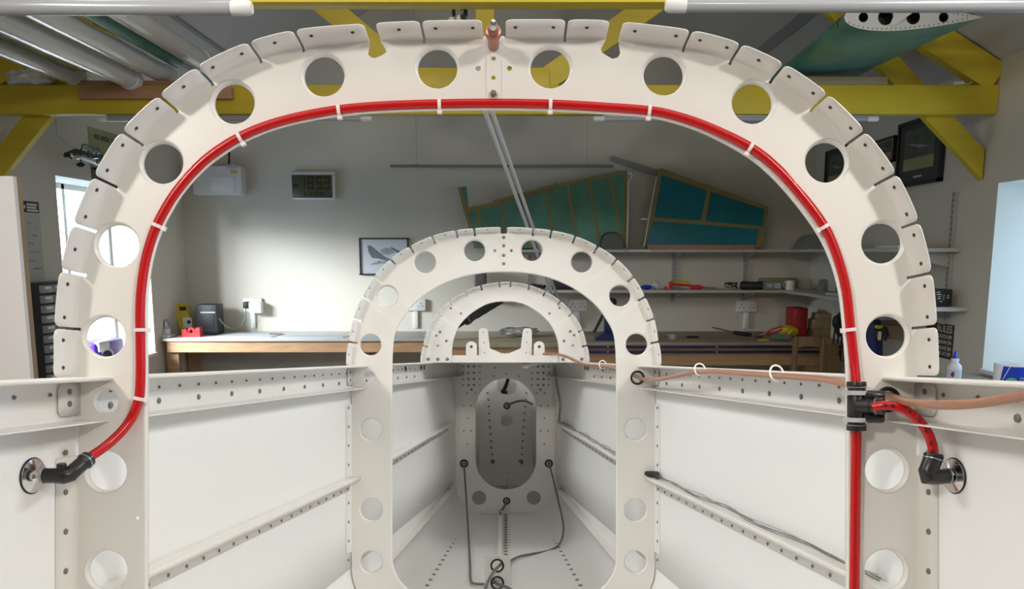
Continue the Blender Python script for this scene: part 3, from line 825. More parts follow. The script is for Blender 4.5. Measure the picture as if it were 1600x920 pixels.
elbow(pth, [.0075, .0084, .0078, .0078, .0080, .0075, .0066, .0066, .0066, .0062], 'black elbow joining branch hose to right port', None,
      [(FP(1457.5,717,.699), (FP(1459,708,.699)-FP(1455,724,.698)), .0080), (FP(1482,743.5,.699), (1, 0, 0), .0066)])

# ================================================================== cleco, cables
m = MB('copper')
o = FP(771, 72, Z1-0.0012)
m.lathe([(0, 0), (.0052, 0), (.0054, .001), (.0054, .024), (.0070, .0245), (.0074, .026), (.0074, .031), (.0068, .0325), (.0052, .033), (.0050, .038), (.0036, .039)], o, (0.02, -1, 0.02), 20)
cl = thing('spring_clamp_pin', 'copper coloured spring pin standing in the notch at the crown of the foremost frame', 'fastener', o, MF)
build('barrel', m, cl)
m = MB('chrome'); m.lathe([(.0036, .036), (.0034, .046), (.0028, .049), (0, .0495)], o, (0.02, -1, 0.02), 16); build('plunger', m, cl, label='bright steel tip')

cb = thing('brown_cable', 'brown cable running through the right grommets along the top of the right rail', 'cable', FP(1200, 590, 0.9), MF)
cp = [(1780,596,.49),(1690,606,.52),(1600,618,.56),(1550,627,.585),(1500,632,.61),(1450,632,.65),(1415,627,.70),(1387,618,.755),(1358,608,.777),(1323,600,.803),(1290,593,.844),(1255,589.5,.894),(1200,586,.983),(1120,580.5,1.152),(1088,581,1.237),(1058,587,1.33),(1032,592,1.43),(1010,593,1.53),(996,589,1.60),(975,580,1.67),(950,572.5,1.81),(930,571,1.93),(912,568.5,2.03),(897,562,2.09),(882,556,2.13),(866,553,2.19),(846,553,2.24)]
cpts = catmull([FP(*p) for p in cp], 5)
m = MB('cable'); m.tube(cpts, 0.0038, 12); build('cable_sheath', m, cb)
for (x, y, z) in ((1095,580,1.215),(1218,586.5,.952),(935,570,1.85)):
    p = FP(x, y, z); i = min(range(len(cpts)), key=lambda j: (cpts[j]-p).length); p = cpts[i]; t = (cpts[i+1]-cpts[i-1]).normalized()
    u = Vector((0, 0, 1)); u = (u - t*u.dot(t)).normalized(); v = t.cross(u)
    m = MB('tiew'); m.tube([p + u*(0.003 + 0.0095*cos(a)) + v*(0.0085*sin(a)) + t*0.003*cos(a) for a in [2*pi*i/18 for i in range(18)]], 0.0012, 8, closed=True)
    build('cable_tie', m, cb, label='white looped cable tie')
def wire(name, pts, r, mt, label, cat='cable', group=None, n=5):
    m = MB(mt); m.tube(catmull([FP(*p) for p in pts], n), r, 8)
    return build(name, m, None, MF, label, cat, group)
wire('grey_cable', [(725,724,2.80),(725,724,2.745),(725.5,732,2.72),(728,770,2.58),(731,820,2.36),(733,855,2.17),(734.5,885,1.965),(735,903,1.855),(737.5,910,1.822),(744,912,1.815),(758,912,1.813),(772,910,1.81)], 0.0031, 'gcable', 'grey cable hanging from the left bulkhead grommet down to the floor')
wire('grey_cable', [(857,724,2.80),(857.5,724,2.745),(861,735,2.70),(867,758,2.6),(873,785,2.5),(879,812,2.36),(880,832,2.25),(874,850,2.2),(858,860,2.18),(832,865,2.12),(812,869,2.08),(799,875,2.03),(790,880,1.90),(781,882,1.81)], 0.0031, 'gcable', 'grey cable curving down from the right bulkhead grommet across the floor')
wire('grey_cable', [(793,780,2.80),(792,783,2.745),(789,789,2.715),(785,796,2.69),(782,800,2.67),(781.5,803,2.60)], 0.0042, 'gcable', 'short grey cable from the small centre grommet to the floor stiffener')
wire('grey_cable', [(786,876,1.84),(781,883,1.80),(774,890,1.76),(766,902,1.68),(760,915,1.60),(756,935,1.50),(752,960,1.40)], 0.0036, 'gcable', 'grey cable threading the upper grommet of the small upright plate')
wire('grey_cable', [(772,906,1.83),(777,912,1.80),(786,915,1.77),(798,921,1.72),(806,930,1.66)], 0.0036, 'gcable', 'grey cable threading the lower grommet of the small upright plate')
wire('grey_cable', [(793,634,3.32),(792,634,3.28),(797,631,3.25),(808,627,3.22),(820,626,3.18),(831,631,3.14)], 0.0048, 'gcable', 'grey cable leaving the small grommet of the innermost bulkhead')
wire('white_hose', [(797,765,3.10),(796,757,3.12),(795,753,3.16),(794,750,3.24)], 0.0075, 'white2', 'short white hose inside the oval opening near its bottom', 'hose')
# thin wires lying in the right stringers
for zr, lab, lab2 in (((0.80, 1.57), 'loose bundle of thin wires lying on the right stringer ahead of the middle frame', 'a'), ((1.62, 2.58), 'loose bundle of thin wires on the right stringer behind the middle frame', 'b')):
    wt = thing('wire_bundle', lab, 'wires', (Cc(zr[0])+H(zr[0])-.01, zr[0], -0.21), MF)
    for q in range(4):
        P = []; z = zr[0]; ph = random.random()*6
        while z < zr[1]:
            am = 0.002*sin(z*31+ph) + random.uniform(-.0015, .0015)
            vv = (-0.215 if z < 1.6 else -0.215+(z-1.6)*.0385)
            P.append(Vector((Cc(z)+H(z)-.010+am, z, vv+.003+.0022*cos(z*23+ph*2)+q*.0011))); z += 0.045
        m = MB('wire' if q % 2 else 'gcable'); m.tube(catmull(P, 3), 0.0007, 6); build('wire', m, wt)
    if lab2 == 'a':
        m = MB('rubber'); m.tube([FP(1008,739,1.572), FP(1018,741,1.565), FP(1026,742,1.555), FP(1030,747,1.53)], [.004, .007, .0075, .005], 10); build('tape', m, wt, label='black tape')
wt = thing('wire_bundle', 'thin wires dropping down the right edge of the oval bulkhead', 'wires', FP(872,660,2.66), MF)
for q in range(3):
    m = MB('wire' if q else 'gcable'); m.tube(catmull([FP(866+q, 572, 2.62), FP(869+q, 600, 2.62), FP(874+q*1.2, 630, 2.62), FP(873+q, 652, 2.60), FP(872+q*2, 661, 2.56)], 4), 0.0014, 6); build('wire', m, wt)
cx_ = thing('coaxial_cable', 'white coaxial cable end with bright metal plug under the tail deck', 'cable', FP(818,573,2.3), MF)
m = MB('white2'); m.tube(catmull([FP(862,560,2.42), FP(845,566,2.36), FP(832,569,2.31), FP(825,570.5,2.29)], 4), 0.0062, 12); build('cable_sheath', m, cx_)
m = MB('chrome'); m.lathe([(.006, 0), (.0072, .001), (.0072, .006), (.0055, .007), (.0055, .010), (.0085, .0105), (.0085, .018), (.0050, .0185), (.0050, .024), (0, .024)], FP(826,570.3,2.29), (FP(812,573.5,2.27)-FP(826,570.3,2.29)), 18); build('plug', m, cx_, label='bright metal plug')

m = MB('blackp'); m.tube(catmull([FP(796, 560, 3.40), FP(794, 590, 3.40), FP(789, 606, 3.40), FP(785, 612, 3.40), FP(793, 613, 3.40)], 4), 0.0075, 8)
build('strap', m, None, MF, 'short black strap hanging behind the round top hole of the innermost bulkhead', 'strap')
# ================================================================== ROOM SHELL
XL, XR, YB, YF = -2.77, 2.54, 6.8, -3.2
ZE = WD(1532, 92, 4.3).z                      # height where the sloping ceiling meets the walls
XC = (XL + XR) / 2; SL = 0.594
ZR = ZE + SL * (XR - XC)
def ceil_z(x): return ZR - SL * abs(x - XC)
def struct(name, mb, parent=None, smooth=0): return build(name, mb, parent, kind='structure', smooth=smooth)
WT = 0.38
lwin = (4.93, 6.12, WXp(238, 552, XL).z, WXp(100, 276, XL).z)
rwin = (2.9, 4.24, 0.93, WXp(1553, 287, XR).z)
added_win = (-0.6, 0.9, rwin[2], rwin[3])  # unseen near window, added to bring daylight onto white board and left skin
def sidewall(name, X, s, win):
    m = MB('wall'); y0, y1, z0, z1 = win; ys = YF
    if s > 0:
        n0, n1, nz0, nz1 = added_win; ys = n1
        m.box((X, YF, 0), (X + s*WT, n0, ZE)); m.box((X, n0, 0), (X + s*WT, n1, nz0)); m.box((X, n0, nz1), (X + s*WT, n1, ZE))
    m.box((X, ys, 0), (X + s*WT, y0, ZE)); m.box((X, y1, 0), (X + s*WT, YB, ZE))
    m.box((X, y0, 0), (X + s*WT, y1, z0)); m.box((X, y0, z1), (X + s*WT, y1, ZE))
    return struct(name, m)
sidewall('wall_left', XL, -1, lwin); sidewall('wall_right', XR, 1, rwin)
for nm, y, t in (('wall_back', YB, 0.3), ('wall_front', YF, -0.3)):
    m = MB('wall'); m.prism([(XL-WT, y, 0), (XR+WT, y, 0), (XR+WT, y, ZE), (XC, y, ZR+0.02), (XL-WT, y, ZE)], (0, t, 0)); struct(nm, m)
m = MB('floor'); m.box((XL-WT, YF-.3, -0.12), (XR+WT, YB+.3, 0)); struct('floor', m)
m = MB('ceil')
for s in (-1, 1):
    xe = XL-WT if s < 0 else XR+WT
    m.prism([(XC, YF-.3, ZR), (xe, YF-.3, ceil_z(xe)), (xe, YF-.3, ceil_z(xe)+.15), (XC, YF-.3, ZR+.15)], (0, YB-YF+.6, 0))
struct('ceiling', m)
def strip(i, x, w):
    m = MB('seam'); z = ceil_z(x); sg = -SL if x > XC else SL
    m.prism([(x-w, YF, ceil_z(x-w)-.012), (x+w, YF, ceil_z(x+w)-.012), (x+w, YF, ceil_z(x+w)+.01), (x-w, YF, ceil_z(x-w)+.01)], (0, YB-YF, 0))
    struct('trim_%d' % i, m)
strip(1, 1.79, .028); strip(2, -2.27, .012); strip(3, -2.05, .010)
def window(i, X, s, win, nb):
    y0, y1, z0, z1 = win; xo = X + s*(WT-0.09)
    m = MB('white2'); f = 0.035
    m.box((xo, y0, z0), (xo+s*.06, y1, z0+f)); m.box((xo, y0, z1-f), (xo+s*.06, y1, z1))
    m.box((xo, y0, z0), (xo+s*.06, y0+f, z1)); m.box((xo, y1-f, z0), (xo+s*.06, y1, z1))
    for q in range(1, nb): yy = y0+(y1-y0)*q/nb; m.box((xo, yy-f/2, z0), (xo+s*.06, yy+f/2, z1))
    wd = struct('window_%d' % i, m)
    m = MB('glass'); m.box((xo+s*.028, y0+.02, z0+.02), (xo+s*.032, y1-.02, z1-.02)); struct('window_pane', m, wd)
    m = MB('white2'); m.box((X-s*.02, y0+.005, z0-.02), (xo, y1-.005, z0+.004), 0.003); struct('window_sill', m, wd)
window(1, XL, -1, lwin, 2); window(2, XR, 1, rwin, 2); window(3, XR, 1, added_win, 2)  # the third is the added unseen window

# ================================================================== ROOF TRUSSES
def truss(D, label, full):
    zt, zb = WD(0, 132.5, D).z, WD(0, 178, D).z
    if not full: zt, zb = T0[0], T0[1]
    t = thing('roof_truss', label, 'roof truss', (XC, D+.035, zb), MW, 'yellow roof trusses across the workshop')
    m = MB('yellow'); m.box((XL+.003, D, zb), (XR-.003, D+.07, zt), 0.003); build('tie_beam', m, t)
    def bar(nm, a, b, wdt, dy, th=.05):
        m = MB('yellow'); a = Vector(a); b = Vector(b)
        m.beam((a[0], D+dy, a[1]), (b[0], D+dy, b[1]), wdt, th, (0, 1, 0)); build(nm, m, t)
    def P(x, y): v = WD(x, y, 4.3); return Vector((v.x, v.z))
    xk = P(758, 100).x
    bar('king_post', (xk, zt-.01), (xk, ceil_z(xk)-.16), .095, .035)
    g0, g1 = P(640, 134.5), P(858, 106)
    m = MB('yellow'); m.box((g0.x, D-.004, T0[0]-.03), (g1.x, D+.012, g1.y), .002); build('gusset_plate', m, t)
    for s in (-1, 1):
        mx = lambda x: x if s > 0 else 2*758 - x
        xe = (XR-.01) if s > 0 else (XL+.01); ze = ceil_z(xe)
        bar('rafter', (xe, ze-.10), (xk+s*.03, ceil_z(xk+s*.03)-.10), .15, .035, .065)
        if s > 0: a = P(838, 134); b = P(1012, 10)
        else: a = P(648, 124); b = P(517, 14)
        d = (b-a).normalized(); L = 0
        while (a+d*L).y < ceil_z((a+d*L).x) - .19 and L < 3: L += .02
        bar('strut', a, a+d*L, .115, .035, .045)
        a = P(mx(1512), 249); a = Vector((xe - s*.02, a.y)); b = P(mx(1432), 128); d = (b-a).normalized(); L = 0
        while (a+d*L).y < ceil_z((a+d*L).x) - .17 and L < 3: L += .02
        a2 = a - d*0.02
        m = MB('yellow')
        n_ = Vector((-d.y, d.x)); hw = 0.056
        q0, q1 = a - d*.16, a + d*L
        poly = []
        c = [q0 + n_*hw, q0 - n_*hw, q1 - n_*hw, q1 + n_*hw]
        def clip(p, q): # move p along d so that x stays inside the wall line
            if s*(p.x - (xe)) > 0: tt = (xe - p.x)/d.x; return p + d*tt
            return p
        c = [clip(p, 0) for p in c]
        m.prism([(p.x, D+.072, p.y) for p in c], (0, .045, 0)); build('knee_brace', m, t)
    return t
T0 = (WD(0, 132.5, 4.3).z, WD(0, 178, 4.3).z)
truss(4.3, 'yellow roof truss whose tie beam passes behind the top of the foremost frame', True)
truss(2.43, 'nearer yellow roof truss showing only its beam edge along the top', False)
ZT, ZB = T0

# ================================================================== LIGHT BATTENS
def batten(x0, x1, D, py, label, r=0.02):
    z = WD(800, py, D).z
    t = thing('strip_light', label, 'strip light', ((x0+x1)/2, D, z-r), MW, 'white tube strip lights under the tie beams')
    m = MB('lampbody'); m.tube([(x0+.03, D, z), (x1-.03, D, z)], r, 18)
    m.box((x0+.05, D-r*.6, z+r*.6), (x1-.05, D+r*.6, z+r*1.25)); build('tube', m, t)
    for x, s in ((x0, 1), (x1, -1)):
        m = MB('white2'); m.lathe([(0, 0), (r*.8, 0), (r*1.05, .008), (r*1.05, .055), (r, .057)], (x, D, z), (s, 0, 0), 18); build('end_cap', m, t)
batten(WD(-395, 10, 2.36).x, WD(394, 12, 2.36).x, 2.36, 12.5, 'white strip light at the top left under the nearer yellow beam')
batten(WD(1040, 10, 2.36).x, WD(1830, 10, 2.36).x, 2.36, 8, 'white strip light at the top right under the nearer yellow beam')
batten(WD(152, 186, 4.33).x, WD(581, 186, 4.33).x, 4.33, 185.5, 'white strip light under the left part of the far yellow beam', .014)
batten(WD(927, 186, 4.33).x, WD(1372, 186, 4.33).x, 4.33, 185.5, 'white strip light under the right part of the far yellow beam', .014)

# ================================================================== BACK WALL THINGS
def simple(name, mb, label, cat, group=None, kind=None): return build(name, mb, None, MW, label, cat, group, kind)
# control box
t = thing('wall_box', 'white plastic wall box with yellow sticker and black cable on the back wall', 'wall box', WD(340, 304, 6.75), MW)
m = MB('white2'); bpx(m, 300, 259, 377, 304, 6.66, .138, .012); build('case', m, t)
m = MB('white'); bpx(m, 328, 276, 366, 299, 6.650, .02, .006); build('cover', m, t)
m = MB('tieg'); bpx(m, 354, 256.5, 371, 263, 6.655, .10, .004); build('cable_gland', m, t)
m = MB('yel'); bpx(m, 360, 266, 370, 271, 6.657, .004); build('sticker', m, t, label='yellow sticker')
m = MB('rubber'); m.tube([WD(358, 258, 6.72), WD(358, 230, 6.74), WD(357, 200, 6.76)], .008, 8); build('cable', m, t, label='black cable')
# clock
t = thing('weather_clock', 'white framed digital weather clock reading 18:53 on the back wall', 'clock', WD(488, 312, 6.77), MW)
m = MB('white2'); bpx(m, 455.5, 267.5, 523.5, 311.5, 6.74, .058, .012); build('case', m, t)
m = MB('lcd'); bpx(m, 455.5+.5, 273, 519, 309, 6.735, .01, .008); build('screen', m, t)
def seg7(mb, ch, x, y, w_, h_, D=6.7335, tk=2.0):
    S7 = {'0':'abcdef','1':'bc','8':'abcdefg','5':'acdfg','3':'abcdg'}[ch]
    R = {'a':(x,y,x+w_,y+tk),'g':(x,y+h_/2-tk/2,x+w_,y+h_/2+tk/2),'d':(x,y+h_-tk,x+w_,y+h_),'f':(x,y,x+tk*.8,y+h_/2),'b':(x+w_-tk*.8,y,x+w_,y+h_/2),'e':(x,y+h_/2,x+tk*.8,y+h_),'c':(x+w_-tk*.8,y+h_/2,x+w_,y+h_)}
    for s in S7: bpx(mb, *R[s], D, .002)
m = MB('lcdd')
for ch, x in (('1', 472.5), ('8', 481), ('5', 494.5), ('3', 506)): seg7(m, ch, x, 276, 4 if ch == '1' else 9, 19.5)
build('digits', m, t)
m = MB('lcdd'); m.sphere(WD(461.5, 289.5, 6.7335), .024, (1, .1, .45), 12); build('cloud_symbol', m, t)
m = MB('lcdd')
for x in (476, 484): bpx(m, x, 300, x+1.6, 306, 6.734, .002)
for x in (494, 503): m.tube([WD(x+3.5*cos(a), 303+2.6*sin(a), 6.7335) for a in [2*pi*i/12 for i in range(12)]], .0025, 5, closed=True)
build('small_digits', m, t)
# framed aeroplane print
t = thing('framed_print', 'thin black frame holding a grey print of a twin-engined aircraft', 'picture', WD(600, 430, 6.79), MW)
m = MB('blackp')
x0, y0, x1, y1 = 561.5, 371.5, 638.5, 429.5
for r in ((x0, y0, x1, y0+2.2), (x0, y1-2.2, x1, y1), (x0, y0, x0+2.2, y1), (x1-2.2, y0, x1, y1)): bpx(m, *r, 6.772, .026)
build('frame', m, t)
m = MB('paper'); bpx(m, x0+1.5, y0+1.5, x1-1.5, y1-1.5, 6.782, .015); build('print', m, t)
m = MB('ink')
def flat(mb, pts, D, th=.001): mb.prism([WD(x, y, D) for x, y in pts], (0, th, 0))
flat(m, [(574,383),(580,384),(590,392),(600,400),(614,407),(625,412),(630,416),(622,414),(606,408),(592,404),(582,403),(581,402.5),(576,394)], 6.7805)
flat(m, [(608,384.5),(616,388),(626,392.5),(634,395),(633,397),(622,395.5),(612,389)], 6.7805)
m.m('ink2'); flat(m, [(594,390),(603,386.5),(612,389),(620,393),(608,398),(597,398)], 6.7803)
flat(m, [(578,413),(590,408),(604,407),(606,411),(590,413),(580,414)], 6.7803)
m.m('ink'); m.sphere(WD(593, 409, 6.7803), .009, (1, .1, 1), 8)
build('aircraft_drawing', m, t)
# hanging rail with two wires, thin wooden strip
m = MB('railg'); a = WD(610, 259.5, 6.70); b = WD(958, 259.5, 6.70); m.box((a.x, 6.69, a.z-.011), (b.x, 6.71, a.z+.011), .004)
t = thing('hanging_rail', 'long thin grey rail hung on wires against the back wall', 'rail', ((a.x+b.x)/2, 6.7, a.z-.011), MW)
build('rail', m, t)
for x in (651, 917):
    m = MB('wire'); p = WD(x, 257, 6.70); m.tube([p, (p.x, 6.70, ceil_z(p.x)-.0)], .0018, 6); m.sphere(p, .008, n=8); build('hanging_wire', m, t)
# shelves
def z_at(py, D): return WD(800, py, D).z
ZS1, ZS2 = z_at(394, 6.5), z_at(457.5, 6.5)     # undersides
XSH = 2.22
TSH = .022
def shelf(y0, x0, x1, yy1, z, label):
    m = MB('shelfw'); m.box((x0, y0, z), (x1, yy1, z+TSH), .002); return simple('wall_shelf', m, label, 'shelf', 'grey wall shelves')
M['shelfw'] = mat('grey_shelf_board', (0.50, 0.48, 0.43), 0.6, noise=0.06, scale=6)
sx0 = WD(772, 392, 6.5).x
shelf(6.5, sx0, XR-.002, YB-.002, ZS1, 'upper wall shelf on the back wall carrying the green and turquoise tail parts')
shelf(6.5, sx0, XR-.002, YB-.002, ZS2, 'lower wall shelf on the back wall carrying small tools')
shelf(4.55, XSH, XR-.002, 6.498, ZS1, 'upper wall shelf along the right wall')
shelf(4.42, XSH, XR-.002, 6.498, ZS2, 'lower wall shelf along the right wall')
def upright(x, y, z0, z1, ax, label, zs):
    t = thing('shelf_upright', label, 'shelf bracket', (x, y, z0), MW, 'slotted shelf uprights')
    m = MB('white2')
    m = MB('upg')
    if ax == 'y':
        m.box((x-.014, YB-.022, z0), (x+.014, YB-.001, z1)); m.m('hole')
        z = z0+.02
        while z < z1-.02:
            for dx in (-.006, .006): m.box((x+dx-.0018, YB-.0228, z), (x+dx+.0018, YB-.0215, z+.018))
            z += .032
        build('upright', m, t)
        for zz in zs:
            m = MB('upg'); m.prism([(x-.004, YB-.02, zz-.001), (x-.004, YB-.28, zz-.001), (x-.004, YB-.28, zz-.014), (x-.004, YB-.02, zz-.06)], (.008, 0, 0)); build('bracket', m, t)
    else:
        m.box((XR-.022, y-.014, z0), (XR-.001, y+.014, z1)); m.m('hole'); z = z0+.02
        while z < z1-.02:
            for dx in (-.006, .006): m.box((XR-.0228, y+dx-.0018, z), (XR-.0215, y+dx+.0018, z+.018))
            z += .032
        build('upright', m, t)
        for zz in zs:
            m = MB('upg'); m.prism([(XR-.02, y-.004, zz-.001), (XR-.29, y-.004, zz-.001), (XR-.29, y-.004, zz-.014), (XR-.02, y-.004, zz-.09)], (0, .008, 0)); build('bracket', m, t)
for x, lb in ((827, 'slotted white shelf upright seen just above the smallest hoop'), (941, 'slotted white shelf upright mostly hidden behind the middle frame'), (1052, 'slotted white shelf upright above the orange screwdriver'), (1163, 'slotted white shelf upright above the black torch')):
    upright(WD(x, 420, YB).x, YB, z_at(472, YB), ZS1-.001, 'y', lb, (ZS1, ZS2))
upright(XR, 4.62, z_at(505, 4.6), WXp(1495, 300, XR).z, 'x', 'slotted white shelf upright on the right wall beside the window', (ZS1, ZS2))
# sockets
def socket(x0, y0, x1, y1, label, adapter=False):
    t = thing('wall_socket', label, 'wall socket', WD((x0+x1)/2, y1, YB), MW, 'double wall sockets with trunking')
    m = MB('white2'); bpx(m, x0, y0, x1, y1, YB-.034, .033, .006); build('face_plate', m, t)
    m = MB('hole'); w_ = (x1-x0)
    for cx0 in (x0+w_*.25, x0+w_*.75):
        for dx, dy in ((0, -2.5), (-3, 2), (3, 2)): bpx(m, cx0+dx-.7, (y0+y1)/2+dy-.9, cx0+dx+.7, (y0+y1)/2+dy+.9, YB-.0345, .002)
    build('pin_holes', m, t)
    m = MB('white2'); xm = (x0+x1)/2; a = WD(xm, y1, YB-.02); m.box((a.x-.02, YB-.02, ZBN+.03), (a.x+.02, YB-.001, a.z), .002); build('trunking', m, t)
    return t
ZBN = WD(400, 529, 6.2).z                      # top of the benches
socket(633, 467, 665, 485.5, 'white double wall socket with trunking seen inside the middle frame')
socket(888, 468, 917, 486.5, 'white double wall socket on the back wall right of the smallest hoop')
socket(1151, 469.5, 1183, 487.5, 'white double wall socket with trunking below the black torch')
socket(380, 466, 409, 470+17, 'white double wall socket with a white adapter on the back wall above the left bench')
t = thing('power_adapter', 'white power adapter with black plug in the socket above the left bench', 'adapter', WD(395, 490, 6.7), MW)
m = MB('white2'); bpx(m, 388, 472, 408, 489.5, 6.69, .075, .012); build('adapter_body', m, t)
m = MB('rubber'); bpx(m, 379, 471.5, 388, 482, 6.70, .06, .01); build('plug', m, t, label='black plug')
m = MB('gcable'); m.tube(catmull([WD(384, 482, 6.70), WD(383, 495, 6.68), WD(376, 510, 6.66), WD(366, 514.5, 6.60), WD(352, 508, 6.55), WD(342, 497, 6.52)], 5), .005, 6); build('lead', m, t)

# ================================================================== BENCHES
def bench(x0, x1, yf, yb, ztop, tt, ah, mt, label, legs, ma='pine'):
    t = thing('workbench', label, 'workbench', ((x0+x1)/2, (yf+yb)/2, 0), MW)
    m = MB(mt); m.box((x0, yf, ztop-tt), (x1, yb, ztop), .003); build('worktop', m, t)
    m = MB(ma); m.box((x0+.03, yf+.02, ztop-tt-ah), (x1-.03, yf+.06, ztop-tt)); build('apron', m, t)
    for x in legs:
        for y in (yf+.06, yb-.12):
            m = MB(ma); m.box((x-.048, y, 0), (x+.048, y+.06, ztop-tt)); build('leg', m, t)
    return t
xs = -.60
bench(XL+.02, xs, 6.2, YB-.004, ZBN, .022, .088, 'btop', 'long pine-framed workbench with pale top along the left part of the back wall', (WD(265, 565, 6.2).x, -1.2))
bench(xs+.005, XR-.01, 5.93, YB-.004, ZBN, .04, .135, 'btop2', 'long wooden workbench with plywood top along the right part of the back wall', (-.2, 1.0, 2.3))
ZBR = 0.90
bench(2.0, XR-.01, 3.0, 4.25, ZBR, .03, .09, 'btop2', 'small workbench under the right window mostly hidden by the fuselage rail', ())
ob = bpy.data.objects.get('workbench.002')
for y in (3.05, 4.14):
    for x in (2.04, 2.42):
        m = MB('pine'); m.box((x, y, 0), (x+.06, y+.06, ZBR-.03)); build('leg', m, ob)
for py, lb in ((541.5, 'upper'), (549.5, 'lower')):
    a = WD(872, py, 5.90); b = WD(1315, py, 5.90)
    t = thing('sash_clamp', '%s of two long dark blue clamp bars along the front of the right workbench' % lb, 'clamp', ((a.x+b.x)/2, 5.9, a.z-.012), MW)
    m = MB('dkblue'); m.box((a.x, 5.895, a.z-.008), (b.x, 5.925, a.z+.008), .003); build('bar', m, t)
    m = MB('steel')
    for x in (950+0, 1120): 
        p = WD(x, py, 5.89); m.lathe([(0, 0), (.007, 0), (.007, .006)], (p.x, 5.889, a.z), (0, 1, 0), 10)
    build('screw', m, t, label='bright screw heads')

# ---------------- things on the left bench
ZB0 = ZBN
def onb(x, D): return WD(x, 520, D).x
D = 6.32
t = thing('tape_dispenser', 'small red tape dispenser on the left bench', 'tape dispenser', (onb(298, D), D, ZB0), MW)
xa, xb = onb(284, D), onb(312, D)
m = MB('redp'); h = .075
m.prism([(xa, D, ZB0), (xb, D, ZB0), (xb, D, ZB0+h), (xb-.03, D, ZB0+h), (xb-.05, D, ZB0+.03), (xa+.05, D, ZB0+.03), (xa+.03, D, ZB0+h*.9), (xa, D, ZB0+h*.8)], (0, .06, 0)); build('body', m, t)
m = MB('redp'); m.lathe([(.014, 0), (.032, 0), (.032, .04), (.014, .04)], ((xa+xb)/2, D+.01, ZB0+.045), (0, 1, 0), 18); build('reel', m, t)
D = 6.5
t = thing('black_speaker', 'black box loudspeaker standing on the left bench', 'speaker', (onb(324, D), D, ZB0), MW)
m = MB('blackp'); zt = WD(320, 476, D).z; m.box((onb(308, D), D, ZB0), (onb(340, D), D+.16, zt), .006); build('cabinet', m, t)
m = MB('steel'); a = WD(313, 487, D); b = WD(336, 489, D); m.box((a.x, D-.002, b.z), (b.x, D+.004, a.z)); build('trim_strip', m, t, label='thin silver strip')
m = MB('rubber'); a = WD(313, 491, D); b = WD(336, 514, D); m.box((a.x, D-.003, b.z), (b.x, D+.003, a.z), .003); build('grille', m, t)
D = 6.55
t = thing('boxed_tool', 'yellow edged tool pack leaning in the corner of the left bench', 'tool pack', (onb(288, D), D, ZB0), MW)
m = MB('yel'); z1 = WD(274, 474, D).z
m.prism([(onb(283, D), D, ZB0), (onb(289, D), D, ZB0), (onb(279, D), D, z1), (onb(272, D), D, z1)], (0, .05, 0)); build('yellow_edge', m, t)
m = MB('yel'); m.prism([(onb(279, D), D+.01, z1), (onb(291, D), D+.01, z1), (onb(303, D), D+.01, ZB0), (onb(289, D), D+.01, ZB0)], (0, .04, 0)); build('pack', m, t)
m = MB('white2'); a = WD(285, 496, D); b = WD(300, 512, D); m.box((a.x, D+.002, b.z), (b.x, D+.012, a.z)); build('label_panel', m, t, label='white panel'); m = MB('blackp'); m.lathe([(0, 0), (.016, 0), (.016, .004)], (WD(295, 503, D).x, D+.000, WD(295, 503, D).z), (0, 1, 0), 14); m.box((WD(280, 479, D).x, D+.004, WD(288, 485, D).z), (WD(290, 479, D).x, D+.012, WD(288, 479, D).z)); build('dial', m, t)
D = 6.3
t = thing('plastic_tray', 'white flat tray with small clear jar at the left end of the bench', 'tray', (onb(254, D), D, ZB0), MW)
m = MB('white2'); m.box((onb(240, D), D-.05, ZB0), (onb(268, D), D+.08, ZB0+.02), .004); build('base', m, t)
jar = thing('clear_jar', 'small clear jar with grey top on the white tray', 'jar', (onb(258, D), D, ZB0+.02), MW)
m = MB('bag'); m.lathe([(0, 0), (.034, 0), (.036, .01), (.036, .05), (.02, .06), (.02, .065), (0, .065)], (onb(259, D), D+.01, ZB0+.02), (0, 0, 1), 16); build('body', m, jar)
m = MB('steel'); m.lathe([(.022, 0), (.022, .03), (.012, .055), (0, .056)], (onb(259, D), D+.01, ZB0+.085), (0, 0, 1), 14); build('cap', m, jar)
for (x0, x1, D, lb) in ((345, 430, 6.42, 'left'), (440, 540, 6.38, 'right')):
    m = MB('paper'); a = onb(x0, D); b = onb(x1, D); m.prism([(a, D-.1, ZB0), (b, D-.12, ZB0), (b+.05, D+.12, ZB0), (a+.04, D+.14, ZB0)], (0, 0, .004)); simple('drawing_sheet', m, '%s of the pale paper sheets spread on the left bench' % lb, 'paper')
m = MB('gcable'); m.tube(catmull([(onb(430, 6.5)+.05*cos(a)*(1+.2*sin(3*a)), 6.5+.05*sin(a), ZB0+.006) for a in [i*.5 for i in range(24)]], 2), .004, 6); simple('coiled_lead', m, 'small coil of grey lead lying on the left bench', 'cable')
